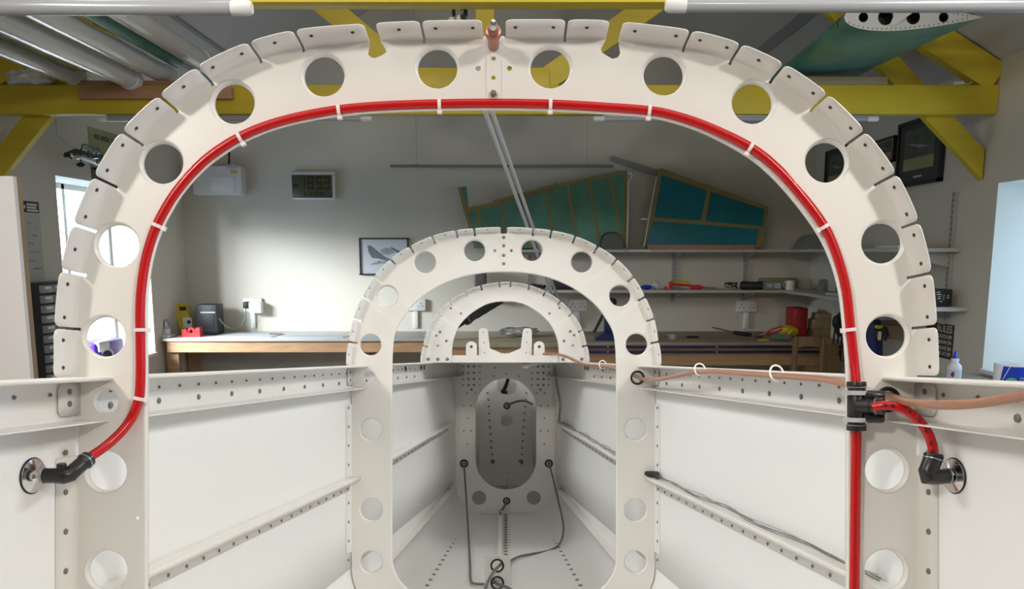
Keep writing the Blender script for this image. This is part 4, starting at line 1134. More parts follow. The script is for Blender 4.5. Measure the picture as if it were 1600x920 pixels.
# ---------------- things on the right bench
D = 6.1
t = thing('bench_vice', 'dark blue vice with black jointed arm on the right bench', 'vice', (onb(948, D), D, ZB0), MW)
m = MB('dkblue'); a, b = onb(930, D), onb(965, D)
m.prism([(a, D-.06, ZB0), (b, D-.06, ZB0), (b, D-.06, ZB0+.075), (a+.05, D-.06, ZB0+.05), (a, D-.06, ZB0+.02)], (0, .14, 0)); build('base', m, t)
m = MB('dkblue'); m.box((onb(944, D), D-.03, ZB0+.05), (onb(962, D), D+.05, WD(950, 496, D).z), .008); build('column', m, t)
m = MB('blackp'); P0, P1 = WD(928, 519, D-.1), WD(942, 492, D-.02); n = 9; pp = []; rr = []
for i in range(n*2+1): pp.append(P0.lerp(P1, i/(2*n))); rr.append(.014 if i % 2 else .008)
pp += [WD(948, 480, D), WD(956, 474, D)]; rr += [.014, .02]; m.tube(pp, rr, 10); m.sphere(WD(957, 472, D), .034, n=12); build('jointed_arm', m, t, label='black jointed arm with ball end')
m = MB('bag'); m.lathe([(0, 0), (.03, 0), (.042, .03), (.04, .03), (.028, .004), (0, .004)], (onb(1050, 6.2), 6.2, ZB0), (0, 0, 1), 20); simple('small_bowl', m, 'small clear bowl on the right bench', 'bowl')
t = thing('soldering_iron', 'black soldering iron with thin tip lying raised on the right bench', 'soldering iron', (onb(1145, 6.2), 6.2, ZB0), MW)
m = MB('blackp'); m.tube([WD(1145, 518.5, 6.2), WD(1150, 520, 6.2), WD(1168, 522.5, 6.2), WD(1174, 523, 6.2)], [.010, .017, .017, .012], 12); build('handle', m, t)
m = MB('steel'); m.tube([WD(1112, 511, 6.2), WD(1118, 512.5, 6.2), WD(1146, 519, 6.2)], [.003, .007, .007], 8); build('tip', m, t)
for (x, w_, h_, mt, nm, lb) in ((1082, 20, .018, 'blackp', 'file_tool', 'flat dark file lying on the right bench near the clear bowl'), (1186, 12, .05, 'brown', 'hand_tool', 'small brown handled tool among clutter on the right bench'), (1193, 16, .02, 'yel', 'marker_pen', 'yellow marker lying on the front of the right bench'),):
    D = 6.25 if x < 1190 else 6.0; a, b = onb(x-w_/2, D), onb(x+w_/2, D)
    m = MB(mt); m.tube([(a, D, ZB0+h_/2), (a+(b-a)*.3, D, ZB0+h_/2), (b, D, ZB0+h_/2)], [h_*.3, h_*.5, h_*.4], 8); simple(nm, m, lb, 'tool')
t = thing('pliers', 'orange handled pliers on the right bench beside the yellow cloth', 'pliers', (onb(1212, 6.15), 6.15, ZB0), MW)
for s in (-1, 1):
    m = MB('redp'); m.tube(catmull([WD(1196, 521+s, 6.15), WD(1205, 518+s*3, 6.15), WD(1214, 515+s*3, 6.15), WD(1222, 512+s*2.5, 6.15)], 4), .007, 8); build('handle', m, t)
m = MB('steel'); m.tube([WD(1196, 521, 6.15), WD(1188, 523, 6.15)], [.012, .006], 8); build('jaws', m, t)
m = MB('yel'); bm = bmesh.new(); bmesh.ops.create_icosphere(bm, subdivisions=3, radius=1)
for v in bm.verts:
    n_ = 1 + .15*sin(v.co.x*9)*cos(v.co.y*8+v.co.z*7)
    v.co = Vector((onb(1232, 6.3)+v.co.x*.075*n_, 6.3+v.co.y*.07*n_, ZB0+.050+max(-.9, v.co.z)*.045*n_))
m.frombm(bm); simple('yellow_cloth', m, 'crumpled yellow cloth on the right bench beside the red case', 'cloth')
t = thing('belt_sander', 'low grey and green power tool on the right bench in front of the yellow cloth', 'power tool', (onb(1220, 6.05), 6.05, ZB0), MW)
m = MB('binsg'); m.sphere((onb(1222, 6.05), 6.05, ZB0+.028), .03, (2.6, 1.2, .9), 16); build('body', m, t)
m = MB('green'); m.sphere((onb(1216, 6.05), 6.03, ZB0+.03), .022, (2.2, 1.1, .8), 14); build('grip', m, t)
# red case
D = 6.35
t = thing('red_tool_case', 'tall dark red tool case standing on the right bench', 'tool case', (onb(1250, D), D, ZB0), MW)
m = MB('drk'); zt = WD(1250, 481, D).z; a, b = onb(1239, D), onb(1261.5, D); m.box((a, D, ZB0), (b, D+.2, zt), .012); build('case', m, t)
m = MB('drk')
for fr in (.3, .62): z = ZB0+(zt-ZB0)*fr; m.box((a+.01, D-.006, z), (b-.01, D+.001, z+.02), .003)
build('ridge', m, t)
for i, (x0, y0, x1, y1, D, lb) in enumerate(((1271, 515, 1299, 0, 6.3, 'lowest wooden block of the stack on the right bench'), (1272, 499, 1304, 515, 6.3, 'middle wooden block of the stack on the right bench'), (1277, 489.5, 1303, 499, 6.3, 'topmost wooden block of the stack on the right bench'))):
    zb_ = ZB0 if i == 0 else zt_; zt_ = WD(x0, y0 if i else 515, D).z
    m = MB('block'); m.box((WD(x0, 510, D).x, D, zb_), (WD(x1, 510, D).x, D+.14, zt_), .006); simple('wooden_block', m, lb, 'wooden block', 'offcuts stacked on the right bench')
# black spring clamps hanging at the right bench
t = thing('trigger_clamps_stand', 'black quick clamps bunched together with thin bars hanging down in front of the right bench', 'clamps', WD(1312, 565, 5.8), MW)
m = MB('blackp')
for q, (x, y) in enumerate(((1307, 503), (1313, 498), (1319, 502), (1325, 508), (1312, 515), (1320, 520))): m.sphere(WD(x, y, 5.8+.02*(q % 3)), .035, (.9, .8, 1.5), 10)
build('clamp_heads', m, t)
for x0, x1, y1 in ((1305, 1299, 560), (1311, 1307, 556), (1317, 1313, 564), (1324, 1319, 566), (1329, 1326, 560)):
    m = MB('blackp'); m.tube([WD(x0, 510, 5.8), WD(x1, y1, 5.8)], .0065, 6); build('bar', m, t)
m = MB('blackp')
for x, y in ((1303, 541), (1311, 552), (1320, 540), (1324, 553)): m.sphere(WD(x, y, 5.79), .018, (1.3, 1, .9), 8)
build('jaw', m, t)
# wooden chair in front of right bench
D = 5.45
t = thing('wooden_chair', 'brown wooden chair with two wide curved back rails standing before the right bench', 'chair', (WD(1268, 560, D).x, D+.2, 0), MW)
xa, xb = WD(1241, 540, D).x, WD(1284, 540, D).x; ztop = WD(1250, 525, D).z
for x in (xa, xb):
    m = MB('brown'); m.tube([(x, D, 0), (x, D, .45), (x, D-.02, ztop-.04), (x, D-.03, ztop)], [.018, .022, .02, .016], 8); build('back_post', m, t)
    m = MB('brown'); m.tube([(x, D+.4, 0), (x, D+.4, .44)], .019, 8); build('leg', m, t)
for za, zb_ in ((WD(0, 544, D).z, ztop), (WD(0, 572, D).z, WD(0, 557, D).z)):
    m = MB('brown'); n = 12; F = []
    for i in range(n+1):
        u = i/n; x = xa+(xb-xa)*u; arch = sin(pi*u)
        F.append([Vector((x, D-.02-.02*arch, za+.018*arch)), Vector((x, D-.02-.02*arch, zb_-.0)), Vector((x, D-.0-.02*arch, zb_)), Vector((x, D-.0-.02*arch, za+.018*arch))])
    loft(m, F, closed=True); build('back_rail', m, t)
m = MB('brown'); m.box((xa-.02, D, .43), (xb+.02, D+.42, .46), .01); build('seat', m, t)
# plain board beside the chair
D = 5.6
m = MB('brown'); m.box((WD(1288, 520, D).x, D, WD(0, 640, D).z), (WD(1312, 520, D).x, D+.03, WD(0, 538, D).z), .002)
m.box((WD(1290, 520, D).x, D, 0), (WD(1296, 520, D).x, D+.03, WD(0, 638, D).z)); m.box((WD(1304, 520, D).x, D, 0), (WD(1310, 520, D).x, D+.03, WD(0, 638, D).z))
simple('wooden_trestle', m, 'brown wooden trestle panel right of the chair', 'trestle')

# ---------------- lower shelf
ZL = ZS2 + TSH; ZU = ZS1 + TSH
def onx(x, D): return WD(x, 450, D).x
D = 6.55
t = thing('black_case', 'black case with blue patch on the lower shelf above the smallest hoop', 'case', (onx(885, D), D, ZL), MW)
m = MB('blackp'); m.box((onx(863, D), D, ZL), (onx(906, D), D+.15, ZL+.10), .02); build('body', m, t)
m = MB('dkblue'); m.box((onx(874, D), D-.003, ZL+.03), (onx(884, D), D+.003, ZL+.08)); build('badge', m, t, label='dark blue patch')
t = thing('cable_heap', 'small heap of black cable on the lower shelf left of the black case', 'cable', (onx(842, D), D, ZL), MW)
m = MB('blackp'); m.tube(catmull([(onx(842, D)+.05*cos(i*1.3)*(1+.3*sin(i)), D+.04+.04*sin(i*1.1), ZL+.012+.03*abs(sin(i*.7))) for i in range(16)], 4), .006, 6); build('cable', m, t)
m = MB('capblue'); m.sphere((onx(1010, D), D, ZL+.022), .02, (2.4, 1.2, 1), 12); simple('blue_glove', m, 'crumpled blue cloth on the lower shelf beside the middle frame', 'cloth')
m = MB('bag'); m.sphere((onx(1027, D), D+.03, ZL+.035), .035, (1, .9, 1), 10); simple('clear_bag', m, 'small clear plastic bag behind the orange screwdriver', 'bag')
t = thing('caulking_gun', 'orange and red caulking gun lying on the lower shelf', 'caulking gun', (onx(1080, D), D, ZL), MW)
m = MB('redp'); m.tube([(onx(1047, D), D, ZL+.012), (onx(1048, D), D, ZL+.07)], [.014, .018], 10); m.sphere((onx(1040, D), D, ZL+.016), .015, n=10); build('cap_end', m, t)
m = MB('redp'); m.tube([(onx(1048, D), D, ZL+.048), (onx(1085, D), D, ZL+.032)], .009, 8); build('frame', m, t)
m = MB('yel'); m.tube([(onx(1050, D), D+.03, ZL+.055), (onx(1078, D), D+.03, ZL+.055)], .016, 10); build('cartridge', m, t)
m = MB('redp'); m.tube([(onx(1078, D), D, ZL+.022), (onx(1092, D), D, ZL+.024), (onx(1098, D), D, ZL+.02)], [.014, .02, .012], 10); build('grip', m, t)
m = MB('steel'); m.tube([(onx(1097, D), D, ZL+.02), (onx(1120, D), D, ZL+.013)], .006, 8); build('rod', m, t)
m = MB('blackp'); P = []
for i in range(26): P.append(Vector((onx(1143, D)+.045*cos(i*1.15)*(1+.35*sin(i*.6)), D+.03*sin(i*1.15), ZL+.015+.045*abs(sin(i*.43)))))
m.tube(catmull(P, 4), .0035, 6); simple('tangled_lead', m, 'tangle of thin black lead on the lower shelf left of the black torch', 'cable')
t = thing('black_torch', 'thick black torch lying on the lower shelf', 'torch', (onx(1174, D), D, ZL), MW)
m = MB('blackp'); m.tube([(onx(1157, D), D, ZL+.036), (onx(1160, D), D, ZL+.036), (onx(1180, D), D, ZL+.034), (onx(1186, D), D, ZL+.036), (onx(1190, D), D, ZL+.036)], [.03, .036, .033, .036, .037], 16); build('body', m, t)
m = MB('chrome'); m.tube([(onx(1189.7, D), D, ZL+.036), (onx(1191, D), D, ZL+.036)], .037, 16); build('lens_ring', m, t)
t = thing('grey_radio', 'grey boxy device on the lower shelf right of the torch', 'device', (onx(1206, D), D, ZL), MW)
m = MB('binsg2'); M['binsg2'] = mat('mid_grey_plastic', (0.22, 0.215, 0.19), 0.5)
m.box((onx(1192, D), D-.02, ZL), (onx(1221, D), D+.12, ZL+.068), .006); build('case', m, t)
m = MB('tieg'); m.box((onx(1197, D), D-.022, ZL+.02), (onx(1205, D), D-.018, ZL+.05)); m.box((onx(1208, D), D-.022, ZL+.015), (onx(1218, D), D-.018, ZL+.055)); build('panel', m, t)
m = MB('block'); m.box((onx(1186, 6.75), 6.70, ZL), (onx(1244, 6.75), 6.78, ZL+.092), .01); simple('cardboard_roll', m, 'brown flat box at the back of the lower shelf behind the grey device', 'box')
t = thing('white_mug', 'white mug at the corner of the lower shelf', 'mug', (onx(1234, D), D, ZL), MW)
m = MB('white2'); m.lathe([(0, 0), (.035, 0), (.036, .004), (.036, .075), (.033, .075), (.033, .006), (0, .006)], (onx(1234, D), D, ZL), (0, 0, 1), 24); build('cup', m, t)
m = MB('white2'); m.tube([(onx(1234, D)-.034-.02*sin(a), D, ZL+.04+.024*cos(a)) for a in [pi*i/8 for i in range(9)]], .005, 8); build('handle', m, t)
# right-wall shelf things
for i, (x, y_, h_, lb) in enumerate(((2.42, 6.2, .10, 'tallest clear glass jar at the corner of the lower shelf'), (2.36, 6.05, .075, 'clear glass jar second from the corner of the lower shelf'), (2.44, 5.9, .085, 'clear glass jar furthest along the right wall shelf'))):
    m = MB('jarg'); M.setdefault('jarg', mat('greenish_clear_glass', (.55, .58, .52), .08, trans=.8))
    m.lathe([(0, 0), (.034, 0), (.036, .006), (.036, h_*.8), (.024, h_), (.021, h_), (.033, h_*.78), (.033, .006), (0, .004)], (x, y_, ZL), (0, 0, 1), 18); simple('glass_jar', m, lb, 'jar', 'glass jars at the shelf corner')
m = MB('bag'); m.box((2.26, 5.35, ZL), (2.40, 5.75, ZL+.02), .006); simple('plastic_packet', m, 'flat clear packet on the lower right wall shelf', 'packet')
t = thing('drill_stand', 'small grey clamp tool on the lower right wall shelf', 'tool', (2.36, 5.55, ZL+.02), MW)
m = MB('steel'); m.box((2.33, 5.5, ZL+.02), (2.39, 5.6, ZL+.03)); m.tube([(2.36, 5.55, ZL+.03), (2.36, 5.55, ZL+.09)], .008, 8); build('post', m, t)
m = MB('steel'); m.box((2.28, 5.53, ZL+.085), (2.46, 5.57, ZL+.10), .004); build('arm', m, t)
# radio clock
t = thing('radio_clock', 'black digital clock with white marks at the near end of the right wall shelf', 'clock', (2.34, 4.55, ZL), MW)
a = WD(1436, 452, 4.5); b = WD(1488, 475, 4.5)
m = MB('blackp'); m.box((a.x, 4.5, ZL), (b.x-.003, 4.6, a.z), .004); build('case', m, t)
m = MB('white2')
for (x, y, w_) in ((1464, 456, 5), (1464, 459.5, 7), (1466, 463, 4), (1465, 466, 5), (1469, 470.5, 3), (1474, 464, 1.4), (1474.5, 461, 1.4), (1473.5, 467, 1.4), (1480, 461.5, 1.4), (1480, 464.5, 1.4), (1482, 461.5, 1.4), (1482, 464.5, 1.4)):
    bpx(m, x, y, x+w_, y+1.1, 4.498, .003)
build('display_marks', m, t)
# upper shelf things
D = 6.50
t = thing('grey_cowling', 'dark grey rounded cowling resting on the upper shelf before the green panel', 'cowling', (onx(955, D), D, ZU), MW)
m = MB('drkg'); M['drkg'] = mat('dark_grey_gloss', (.075, .075, .07), .38, coat=.15)
prof = []; w0, w1 = onx(936.5, D), onx(974, D); n = 16; hh = WD(0, 361, D).z - ZU
secs = []
for j in range(6):
    yy = D - .0 + .015*j; sc = sqrt(max(.05, 1-(j/6)**2)) if j else 1
    sc = 1 - .12*(5-j)/5 if j < 5 else .9
    row = []
    for i in range(n+1):
        a = pi - pi*i/n; cx0 = (w0+w1)/2
        row.append(Vector((cx0 + (w1-w0)/2*(abs(cos(a))**.75)*(1 if cos(a) > 0 else -1)*sc, yy, ZU + hh*(sin(a)**.6 if sin(a) > 0 else 0)*sc)))
    secs.append(row)
loft(m, secs); m.add(secs[0], [tuple(range(n+1))]); m.add(secs[-1], [tuple(range(n+1))]); build('shell', m, t)
t = thing('grey_fairing', 'grey half-round fairing on the upper shelf near the right corner', 'fairing', (onx(1265, D), D, ZU), MW)
m = MB('binsg2'); w0, w1 = onx(1247, D), onx(1280, D); hh = WD(0, 365.5, D).z - ZU
pr = [(w0, ZU)] + [(w0 + (w1-w0)*.75*(1-cos(pi/2*i/8)), ZU+hh*sin(pi/2*i/8)) for i in range(9)] + [(w1, ZU+hh), (w1, ZU)]
m.prism([(x, D, z) for x, z in pr], (0, .16, 0)); build('shell', m, t)
m = MB('blackp'); m.box((onx(1281, D), D, ZU), (onx(1287, D), D+.14, ZU+.125), .004); simple('black_box', m, 'narrow black box on the upper shelf beside the grey fairing', 'box')
m = MB('white2'); m.box((onx(1288, D), D, ZU), (onx(1297, D), D+.1, ZU+.07), .004); simple('white_carton', m, 'small white carton on the upper shelf beside the narrow black box', 'box')
for (y_, l_, lb) in ((5.6, .12, 'nearer'), (5.9, .10, 'further')):
    m = MB('block'); m.box((2.3, y_, ZU), (2.45, y_+l_, ZU+.03), .004); simple('small_tin', m, '%s small flat tin on the upper right wall shelf' % lb, 'tin')
m = MB('white2'); m.box((2.26, 4.7, ZU), (2.42, 5.0, ZU+.018), .004); simple('paper_stack', m, 'thin white pack at the near end of the upper right wall shelf', 'paper pack')
m = MB('white2'); a = WD(984, 390.3, 6.497); b = WD(1016, 392.7, 6.497); m.box((a.x, 6.4955, b.z), (b.x, 6.4995, a.z)); simple('shelf_label', m, 'white paper label on the edge of the upper shelf', 'label')

# ---------------- green and turquoise tail panels leaning on the upper shelf
def leaf(name, label, px, mt, th, D0, D1, frames, extra=None):
    t = thing(name, label, 'aircraft panel', WD(sum(p[0] for p in px)/len(px), max(p[1] for p in px), D0), MW)
    ymax = max(p[1] for p in px); ymin = min(p[1] for p in px)
    def at_(x, y, o=0.0):
        f = (ymax - y)/(ymax - ymin); return WD(x, y, D0 + (D1-D0)*f - o)
    m = MB(mt); m.prism([at_(x, y) for x, y in px], (0, th, 0)); build('skin', m, t)
    for (nm, pts) in frames:
        m = MB('olive'); m.prism([at_(x, y, .004) for x, y in pts], (0, .006, 0)); build(nm, m, t)
    return t, at_
gpx = [(715.5,293),(729,291),(732,327),(745,327),(770,316),(862,291.5),(867,286),(875,287),(970,266.5),(979,270),(978,387),(760,388),(741,388)]
fr = [('edge_rib', [(715,293),(720,292),(728,318),(745,385),(741,387),(723,323)])]
fr.append(('edge_rib', [(728,325),(770,316),(862,291),(871,288),(979,266),(979,271),(872,293),(770,323),(732,332)]))
for xt, xb, yt in ((744,752,326),(782,790,318),(818,828,306),(851,865,298),(885,901,290),(918,936,283),(951,973,275)):
    fr.append(('rib', [(xt,yt),(xt+4.5,yt),(xb+4.5,387),(xb,387)]))
fr.append(('edge_rib', [(975,269),(980,268),(979,387),(974,387)]))
leaf('green_flap_panel', 'green film covered aircraft panel with olive ribs leaning on the upper shelf', gpx, 'green', .03, 6.60, 6.70, fr)
m = MB('olive'); m.prism([WD(x, y, 6.585) for x, y in ((770,313),(862,288),(866,290),(860,293),(771,316))], (0, .01, 0)); simple('wood_batten', m, 'thin stick lying against the upper edge of the green panel', 'stick')
t = thing('white_hinge_tube', 'thin white tube with curled end standing at the right edge of the green panel', 'tube', WD(981, 387, 6.56), MW)
m = MB('white2'); m.tube(catmull([WD(979.5,386,6.57), WD(981,340,6.60), WD(982,290,6.64), WD(983,283,6.64), WD(987,276,6.65), WD(986,271,6.66), WD(981,271,6.67)], 5), .0075, 8); build('tube', m, t)
bpx_ = [(1030.5,264),(1197.5,323.5),(1195,356),(1191,386.5),(1001,387),(1017,345)]
fr = [('edge_rib', [(1029,264),(1034,263),(1200,323),(1198,328),(1100,296),(1034,273)]), ('edge_rib', [(1029,264),(1035,265),(1022,340),(1007,387),(1000,387),(1016,342)]),
      ('rib', [(1106,291),(1112,293),(1102,346),(1095,346)]), ('rib', [(1017,339),(1024,340),(1098,345),(1198,354),(1197,359),(1100,351),(1016,345)]), ('edge_rib', [(1195,321),(1200,323),(1197,357),(1192,356)]), ('edge_rib', [(1186,356),(1196,357),(1191,387),(1181,387)])]
leaf('turquoise_rudder_panel', 'turquoise film covered tail panel with olive edging leaning on the upper shelf', bpx_, 'blue', .03, 6.60, 6.70, fr)
m = MB('plank'); a = WD(1012, 382.5, 6.55); b = WD(1180, 388, 6.55); m.box((a.x, 6.55, ZU), (b.x, 6.59, a.z), .002); simple('pink_plank', m, 'pinkish wooden plank in front of the turquoise panel on the upper shelf', 'plank')
m = MB('railg'); m.prism([WD(x, y, 6.74) for x, y in ((952,247),(957,243),(1030,266),(1028,276),(1012,271),(955,250))], (0, .008, 0)); simple('metal_strip', m, 'grey tapered metal strip on the back wall left of the turquoise panel', 'metal strip')
t = thing('thin_white_rod', 'thin white rod leaning beside the left edge of the turquoise panel', 'rod', WD(1005, 386, 6.6), MW)
m = MB('white2'); m.tube([WD(1006,386,6.55), WD(1026,276,6.66)], .005, 6); m.box(WD(1001,341,6.585), WD(1012,343.5,6.6)); build('rod', m, t)

# ---------------- white rods from the near truss to the bench
for (a, b, lb) in (((705, 18), (873, 489), 'left'), ((717, 15), (879, 487), 'right')):
    p0 = WD(a[0], a[1]+12, 2.56); p1 = WD(b[0], b[1], 6.0)
    q = p0 + (p1-p0)*1.0
    d = (p1-p0); tt = (ZBN + .014 - p0.z)/d.z; e = p0 + d*tt
    if e.y > 6.75: e = p0 + d*((6.75-p0.y)/d.y)
    m = MB('board'); m.tube([p0, p0.lerp(e, .5), e], .0085, 10)
    simple('white_rod', m, '%s one of two thin white rods slanting from the nearer beam to the bench' % lb, 'rod', 'slanting white rods')
t = thing('hanging_hook', 'bright metal hook with black clips hanging from the nearer yellow beam', 'hook', WD(722, 30, 2.52), MW)
m = MB('chrome'); m.box(WD(718.5, -6, 2.52), WD(725.5, 23, 2.535), .003); build('plate', m, t)
m = MB('blackp'); m.box(WD(719, 22, 2.515), WD(729, 31, 2.54), .003); m.box(WD(706, 13, 2.52), WD(712, 27, 2.54), .004); m.box(WD(724, 13, 2.53), WD(731, 27, 2.55), .004); build('clip', m, t)

# ---------------- black pole and dark box behind the smallest hoop
t = thing('telescopic_pole', 'black pole with honeycomb patterned grip leaning behind the smallest hoop', 'pole', WD(690, 532, 6.1), MW)
A0, A1, A2 = WD(690, 523, 6.1), WD(727, 499, 6.2), WD(800, 455, 6.6)
m = MB('blackp'); m.tube([A0, A1], .030, 14); build('shaft', m, t)
m = MB('grip'); M['grip'] = mat('dark_grey_foam', (.085, .08, .07), .6)
m.tube([A1, A1.lerp(A2, .06), A1.lerp(A2, .07), A2], [.050, .050, .043, .043], 18); gr = build('grip', m, t, label='dark grey foam grip')
ax = (A2-A1).normalized(); u = Vector((0, -1, 0)); u = (u - ax*u.dot(ax)).normalized(); v = ax.cross(u)
m = MB('rubber'); L = (A2-A1).length
for i in range(3, 14):
    for j in range(-3, 4):
        s_ = i*.045; ang = (j + (.5 if i % 2 else 0))*.75; 
        if s_ > L: continue
        ring = []
        for q in range(6):
            al = pi/3*q; ss = s_ + .022*cos(al); aa = ang + .5*sin(al)*.8
            ring.append(A1 + ax*ss + (u*cos(aa) + v*sin(aa))*.0435)
        m.tube(ring, .0022, 4, closed=True)
build('honeycomb_pattern', m, gr)
t = thing('dark_grey_bin', 'dark grey rounded container seen between the middle frame and the smallest hoop', 'container', WD(751, 457, 6.5), MW)
m = MB('drkg'); bpx(m, 741.5, 423, 760, 470, 6.62, .14, .03); build('body', m, t)

m = MB('bag'); bm = bmesh.new(); bmesh.ops.create_icosphere(bm, subdivisions=3, radius=1)
for v_ in bm.verts:
    n_ = 1 + .22*sin(v_.co.x*7+2)*cos(v_.co.y*6+v_.co.z*9)
    v_.co = Vector((onb(810, 6.35)+v_.co.x*.16*n_, 6.35+v_.co.y*.1*n_, ZB0+.0435+max(-.85, v_.co.z*1.0)*.033*n_))
m.frombm(bm); simple('crumpled_bag', m, 'crumpled clear plastic bag on the back bench behind the tall white brackets', 'bag')

# ================================================================== LEFT SIDE
# tall white board close to the camera at the left
m = MB('board'); D = 2.6; xe = WD(20, 275, D).x; ztp = WD(20, 275, D).z
t = thing('tall_white_board', 'tall white faced board with raw wood edge standing at the far left', 'board', (xe-.4, D, 0), MW)
m.box((xe-.75, D, 0), (xe, D+.018, ztp)); build('white_face', m, t)
m = MB('ply'); m.box((xe-.75, D+.018, 0), (xe+.001, D+.042, ztp-.002)); build('wood_edge', m, t, label='raw brown wood edge')
# drawers
ya, yb = 4.42, 4.86; xf = XL+.16
z1 = WXp(60, 443, xf).z; nrow = 13; rh = .056
t = thing('drawer_cabinet', 'grey small parts drawer cabinet against the left wall', 'drawer cabinet', (XL+.08, (ya+yb)/2, 0.05), MW)
m = MB('blackp'); m.box((XL+.004, ya, z1-nrow*rh-.01), (xf-.02, yb, z1), .003); m.box((XL+.03, ya+.02, 0), (xf-.03, yb-.02, z1-nrow*rh-.01)); build('cabinet_body', m, t)
for r in range(nrow):
    for c in range(4):
        y0 = ya+.01+c*(yb-ya-.02)/4; y1 = y0+(yb-ya-.02)/4-.006; z0 = z1-(r+1)*rh
        m = MB('binsg'); m.box((xf-.10, y0, z0), (xf, y1, z0+rh-.012), .004); m.m('white2'); m.box((xf-.0005, y0+.02, z0+rh*.42), (xf+.0015, y1-.02, z0+rh*.42+.012)); dd = build('drawer', m, t)
# black notice and poster below it
def lwall(nm, mt, x0, x1, yt0, yt1, yb0, label, cat):
    a = WXp(x0, yt0, XL+.004); b = WXp(x1, yt1, XL+.004); c = WXp(x0, yb0, XL+.004)
    t = thing(nm, label, cat, (XL+.004, (a.y+b.y)/2, c.z), MW)
    m = MB(mt); m.box((XL+.0005, a.y, c.z), (XL+.004, b.y, a.z)); build('sheet', m, t)
    return t, a.y, b.y, c.z, a.z
t, y0, y1, z0, z1_ = lwall('black_notice', 'blackp', 33.5, 60, 313, 314, 331, 'small black notice with white lettering on the left wall', 'sign')
m = MB('white2')
for i, w_ in ((0, .62), (1, .55), (2, .66)):
    zz = z1_ - (z1_-z0)*(.28+.26*i)
    for q in range(9):
        yy = y0+(y1-y0)*(.28+w_*q/9.); m.box((XL+.004, yy, zz-.006), (XL+.0048, yy+(y1-y0)*w_/9*.75, zz+.006))
m.prism([(XL+.0042, y0+.012, (z0+z1_)/2), (XL+.0042, y0+.03, (z0+z1_)/2+.012), (XL+.0042, y0+.03, (z0+z1_)/2-.012)], (.0006, 0, 0)); build('lettering', m, t)
t, y0, y1, z0, z1_ = lwall('pale_poster', 'poster2', 36, 62, 334, 335, 440, 'faded pale wall chart below the black notice', 'poster') if 'poster2' in M or M.setdefault('poster2', mat('faded_grey_paper', (0.46, 0.45, 0.40), .7)) else None
m = MB('ink2')
for (fy, fz, s_) in ((.3, .12, .2), (.7, .2, .12), (.55, .3, .3), (.3, .42, .4), (.5, .55, .5), (.35, .68, .4), (.6, .8, .5)): m.box((XL+.004, y0+(y1-y0)*(fy-s_/2), z1_-(z1_-z0)*fz-.01), (XL+.0046, y0+(y1-y0)*(fy+s_/2), z1_-(z1_-z0)*fz))
build('chart_lines', m, t)
# vintage poster
t, y0, y1, z0, z1_ = lwall('vintage_poster', 'poster', 137.5, 215, 197, 215, 262, 'yellow green aviation poster with dark printed aircraft on the left wall', 'poster')
m = MB('photo'); W_, H_ = y1-y0, z1_-z0
for (fy, w_) in ((.10, .10), (.22, .16), (.42, .05), (.50, .20), (.74, .14)): m.box((XL+.004, y0+W_*fy, z1_-H_*.26), (XL+.005, y0+W_*(fy+w_), z1_-H_*.14))
for P in ([(.1,.55),(.3,.75),(.9,.95),(.9,1),(.2,.85)], [(.3,.5),(.34,.5),(.4,.8),(.34,.8)], [(.12,.45),(.16,.45),(.3,.78),(.24,.78)], [(.5,.6),(.56,.58),(.6,.8),(.52,.8)]):
    m.prism([(XL+.0045, y0+W_*a, z1_-H_*b) for a, b in P], (.0006, 0, 0))
build('printed_aircraft', m, t)
m = MB('photo'); a = WXp(141, 272, XL+.004); b = WXp(215, 280, XL+.004); m.box((XL+.0005, a.y+.02, a.z-.22), (XL+.004, b.y, a.z+.05)); simple('dark_poster', m, 'dark poster below the aviation poster on the left wall', 'poster')
# hanging model aeroplane
t = thing('model_aeroplane', 'dark skeletal model aeroplane hanging at upper left', 'model aeroplane', WD(130, 245, 4.75), MW)
Dm = 4.75
def pm(x, y, d=0): return WD(x, y, Dm+d)
m = MB('photo'); m.tube([pm(100,243,-.08), pm(108,241,-.06), pm(118,238,0), pm(132,241,.08), pm(150,246,.2), pm(172,251,.34)], [.008,.016,.022,.02,.014,.008], 10); build('fuselage', m, t)
m = MB('photo'); m.prism([pm(127,229,-.28), pm(134,227,-.28), pm(160,240,.4), pm(150,242,.4)], (0, 0, .010)); build('upper_wing', m, t)
m = MB('poster2'); m.prism([pm(122,247,-.3), pm(130,246,-.3), pm(172,262,.42), pm(160,262,.42)], (0, 0, .010)); build('lower_wing', m, t)
for (x, y, x2, y2) in ((128,229,124,247),(138,232,137,250),(150,238,152,256)):
    m = MB('blackp'); m.tube([pm(x,y), pm(x2,y2)], .004, 6); build('wing_strut', m, t)
m = MB('blackp'); m.tube([pm(126,246), pm(126.5,257)], .004, 6); build('undercarriage_leg', m, t)
m = MB('blackp'); m.sphere(pm(126,257.5), .018, (1.4, .7, .8), 10); build('wheel', m, t)
m = MB('blackp'); m.sphere(pm(106,243,-.08), .018, (1.4, 1, .8), 10); m.tube([pm(101.5,238,-.1), pm(106,243,-.09), pm(112,248,-.1)], .005, 6); build('propeller', m, t)
m = MB('chrome'); m.sphere(pm(111.5,241.5,-.09), .01, n=8); build('spinner', m, t)
m = MB('chrome'); m.sphere(pm(122,245.5,-.09), .012, (1.6,1,1), 8); build('engine_cowl', m, t)
m = MB('chrome'); m.tube([pm(141,247,-.05), pm(153,246.5,-.05)], .005, 6); build('exhaust_pipe', m, t, label='bright metal fittings')
m = MB('wire'); m.tube([pm(118,236), (pm(90,212).x, Dm, pm(90,212).z), (pm(84,207).x, Dm, ceil_z(pm(84,207).x))], .0015, 5); build('hanging_thread', m, t)
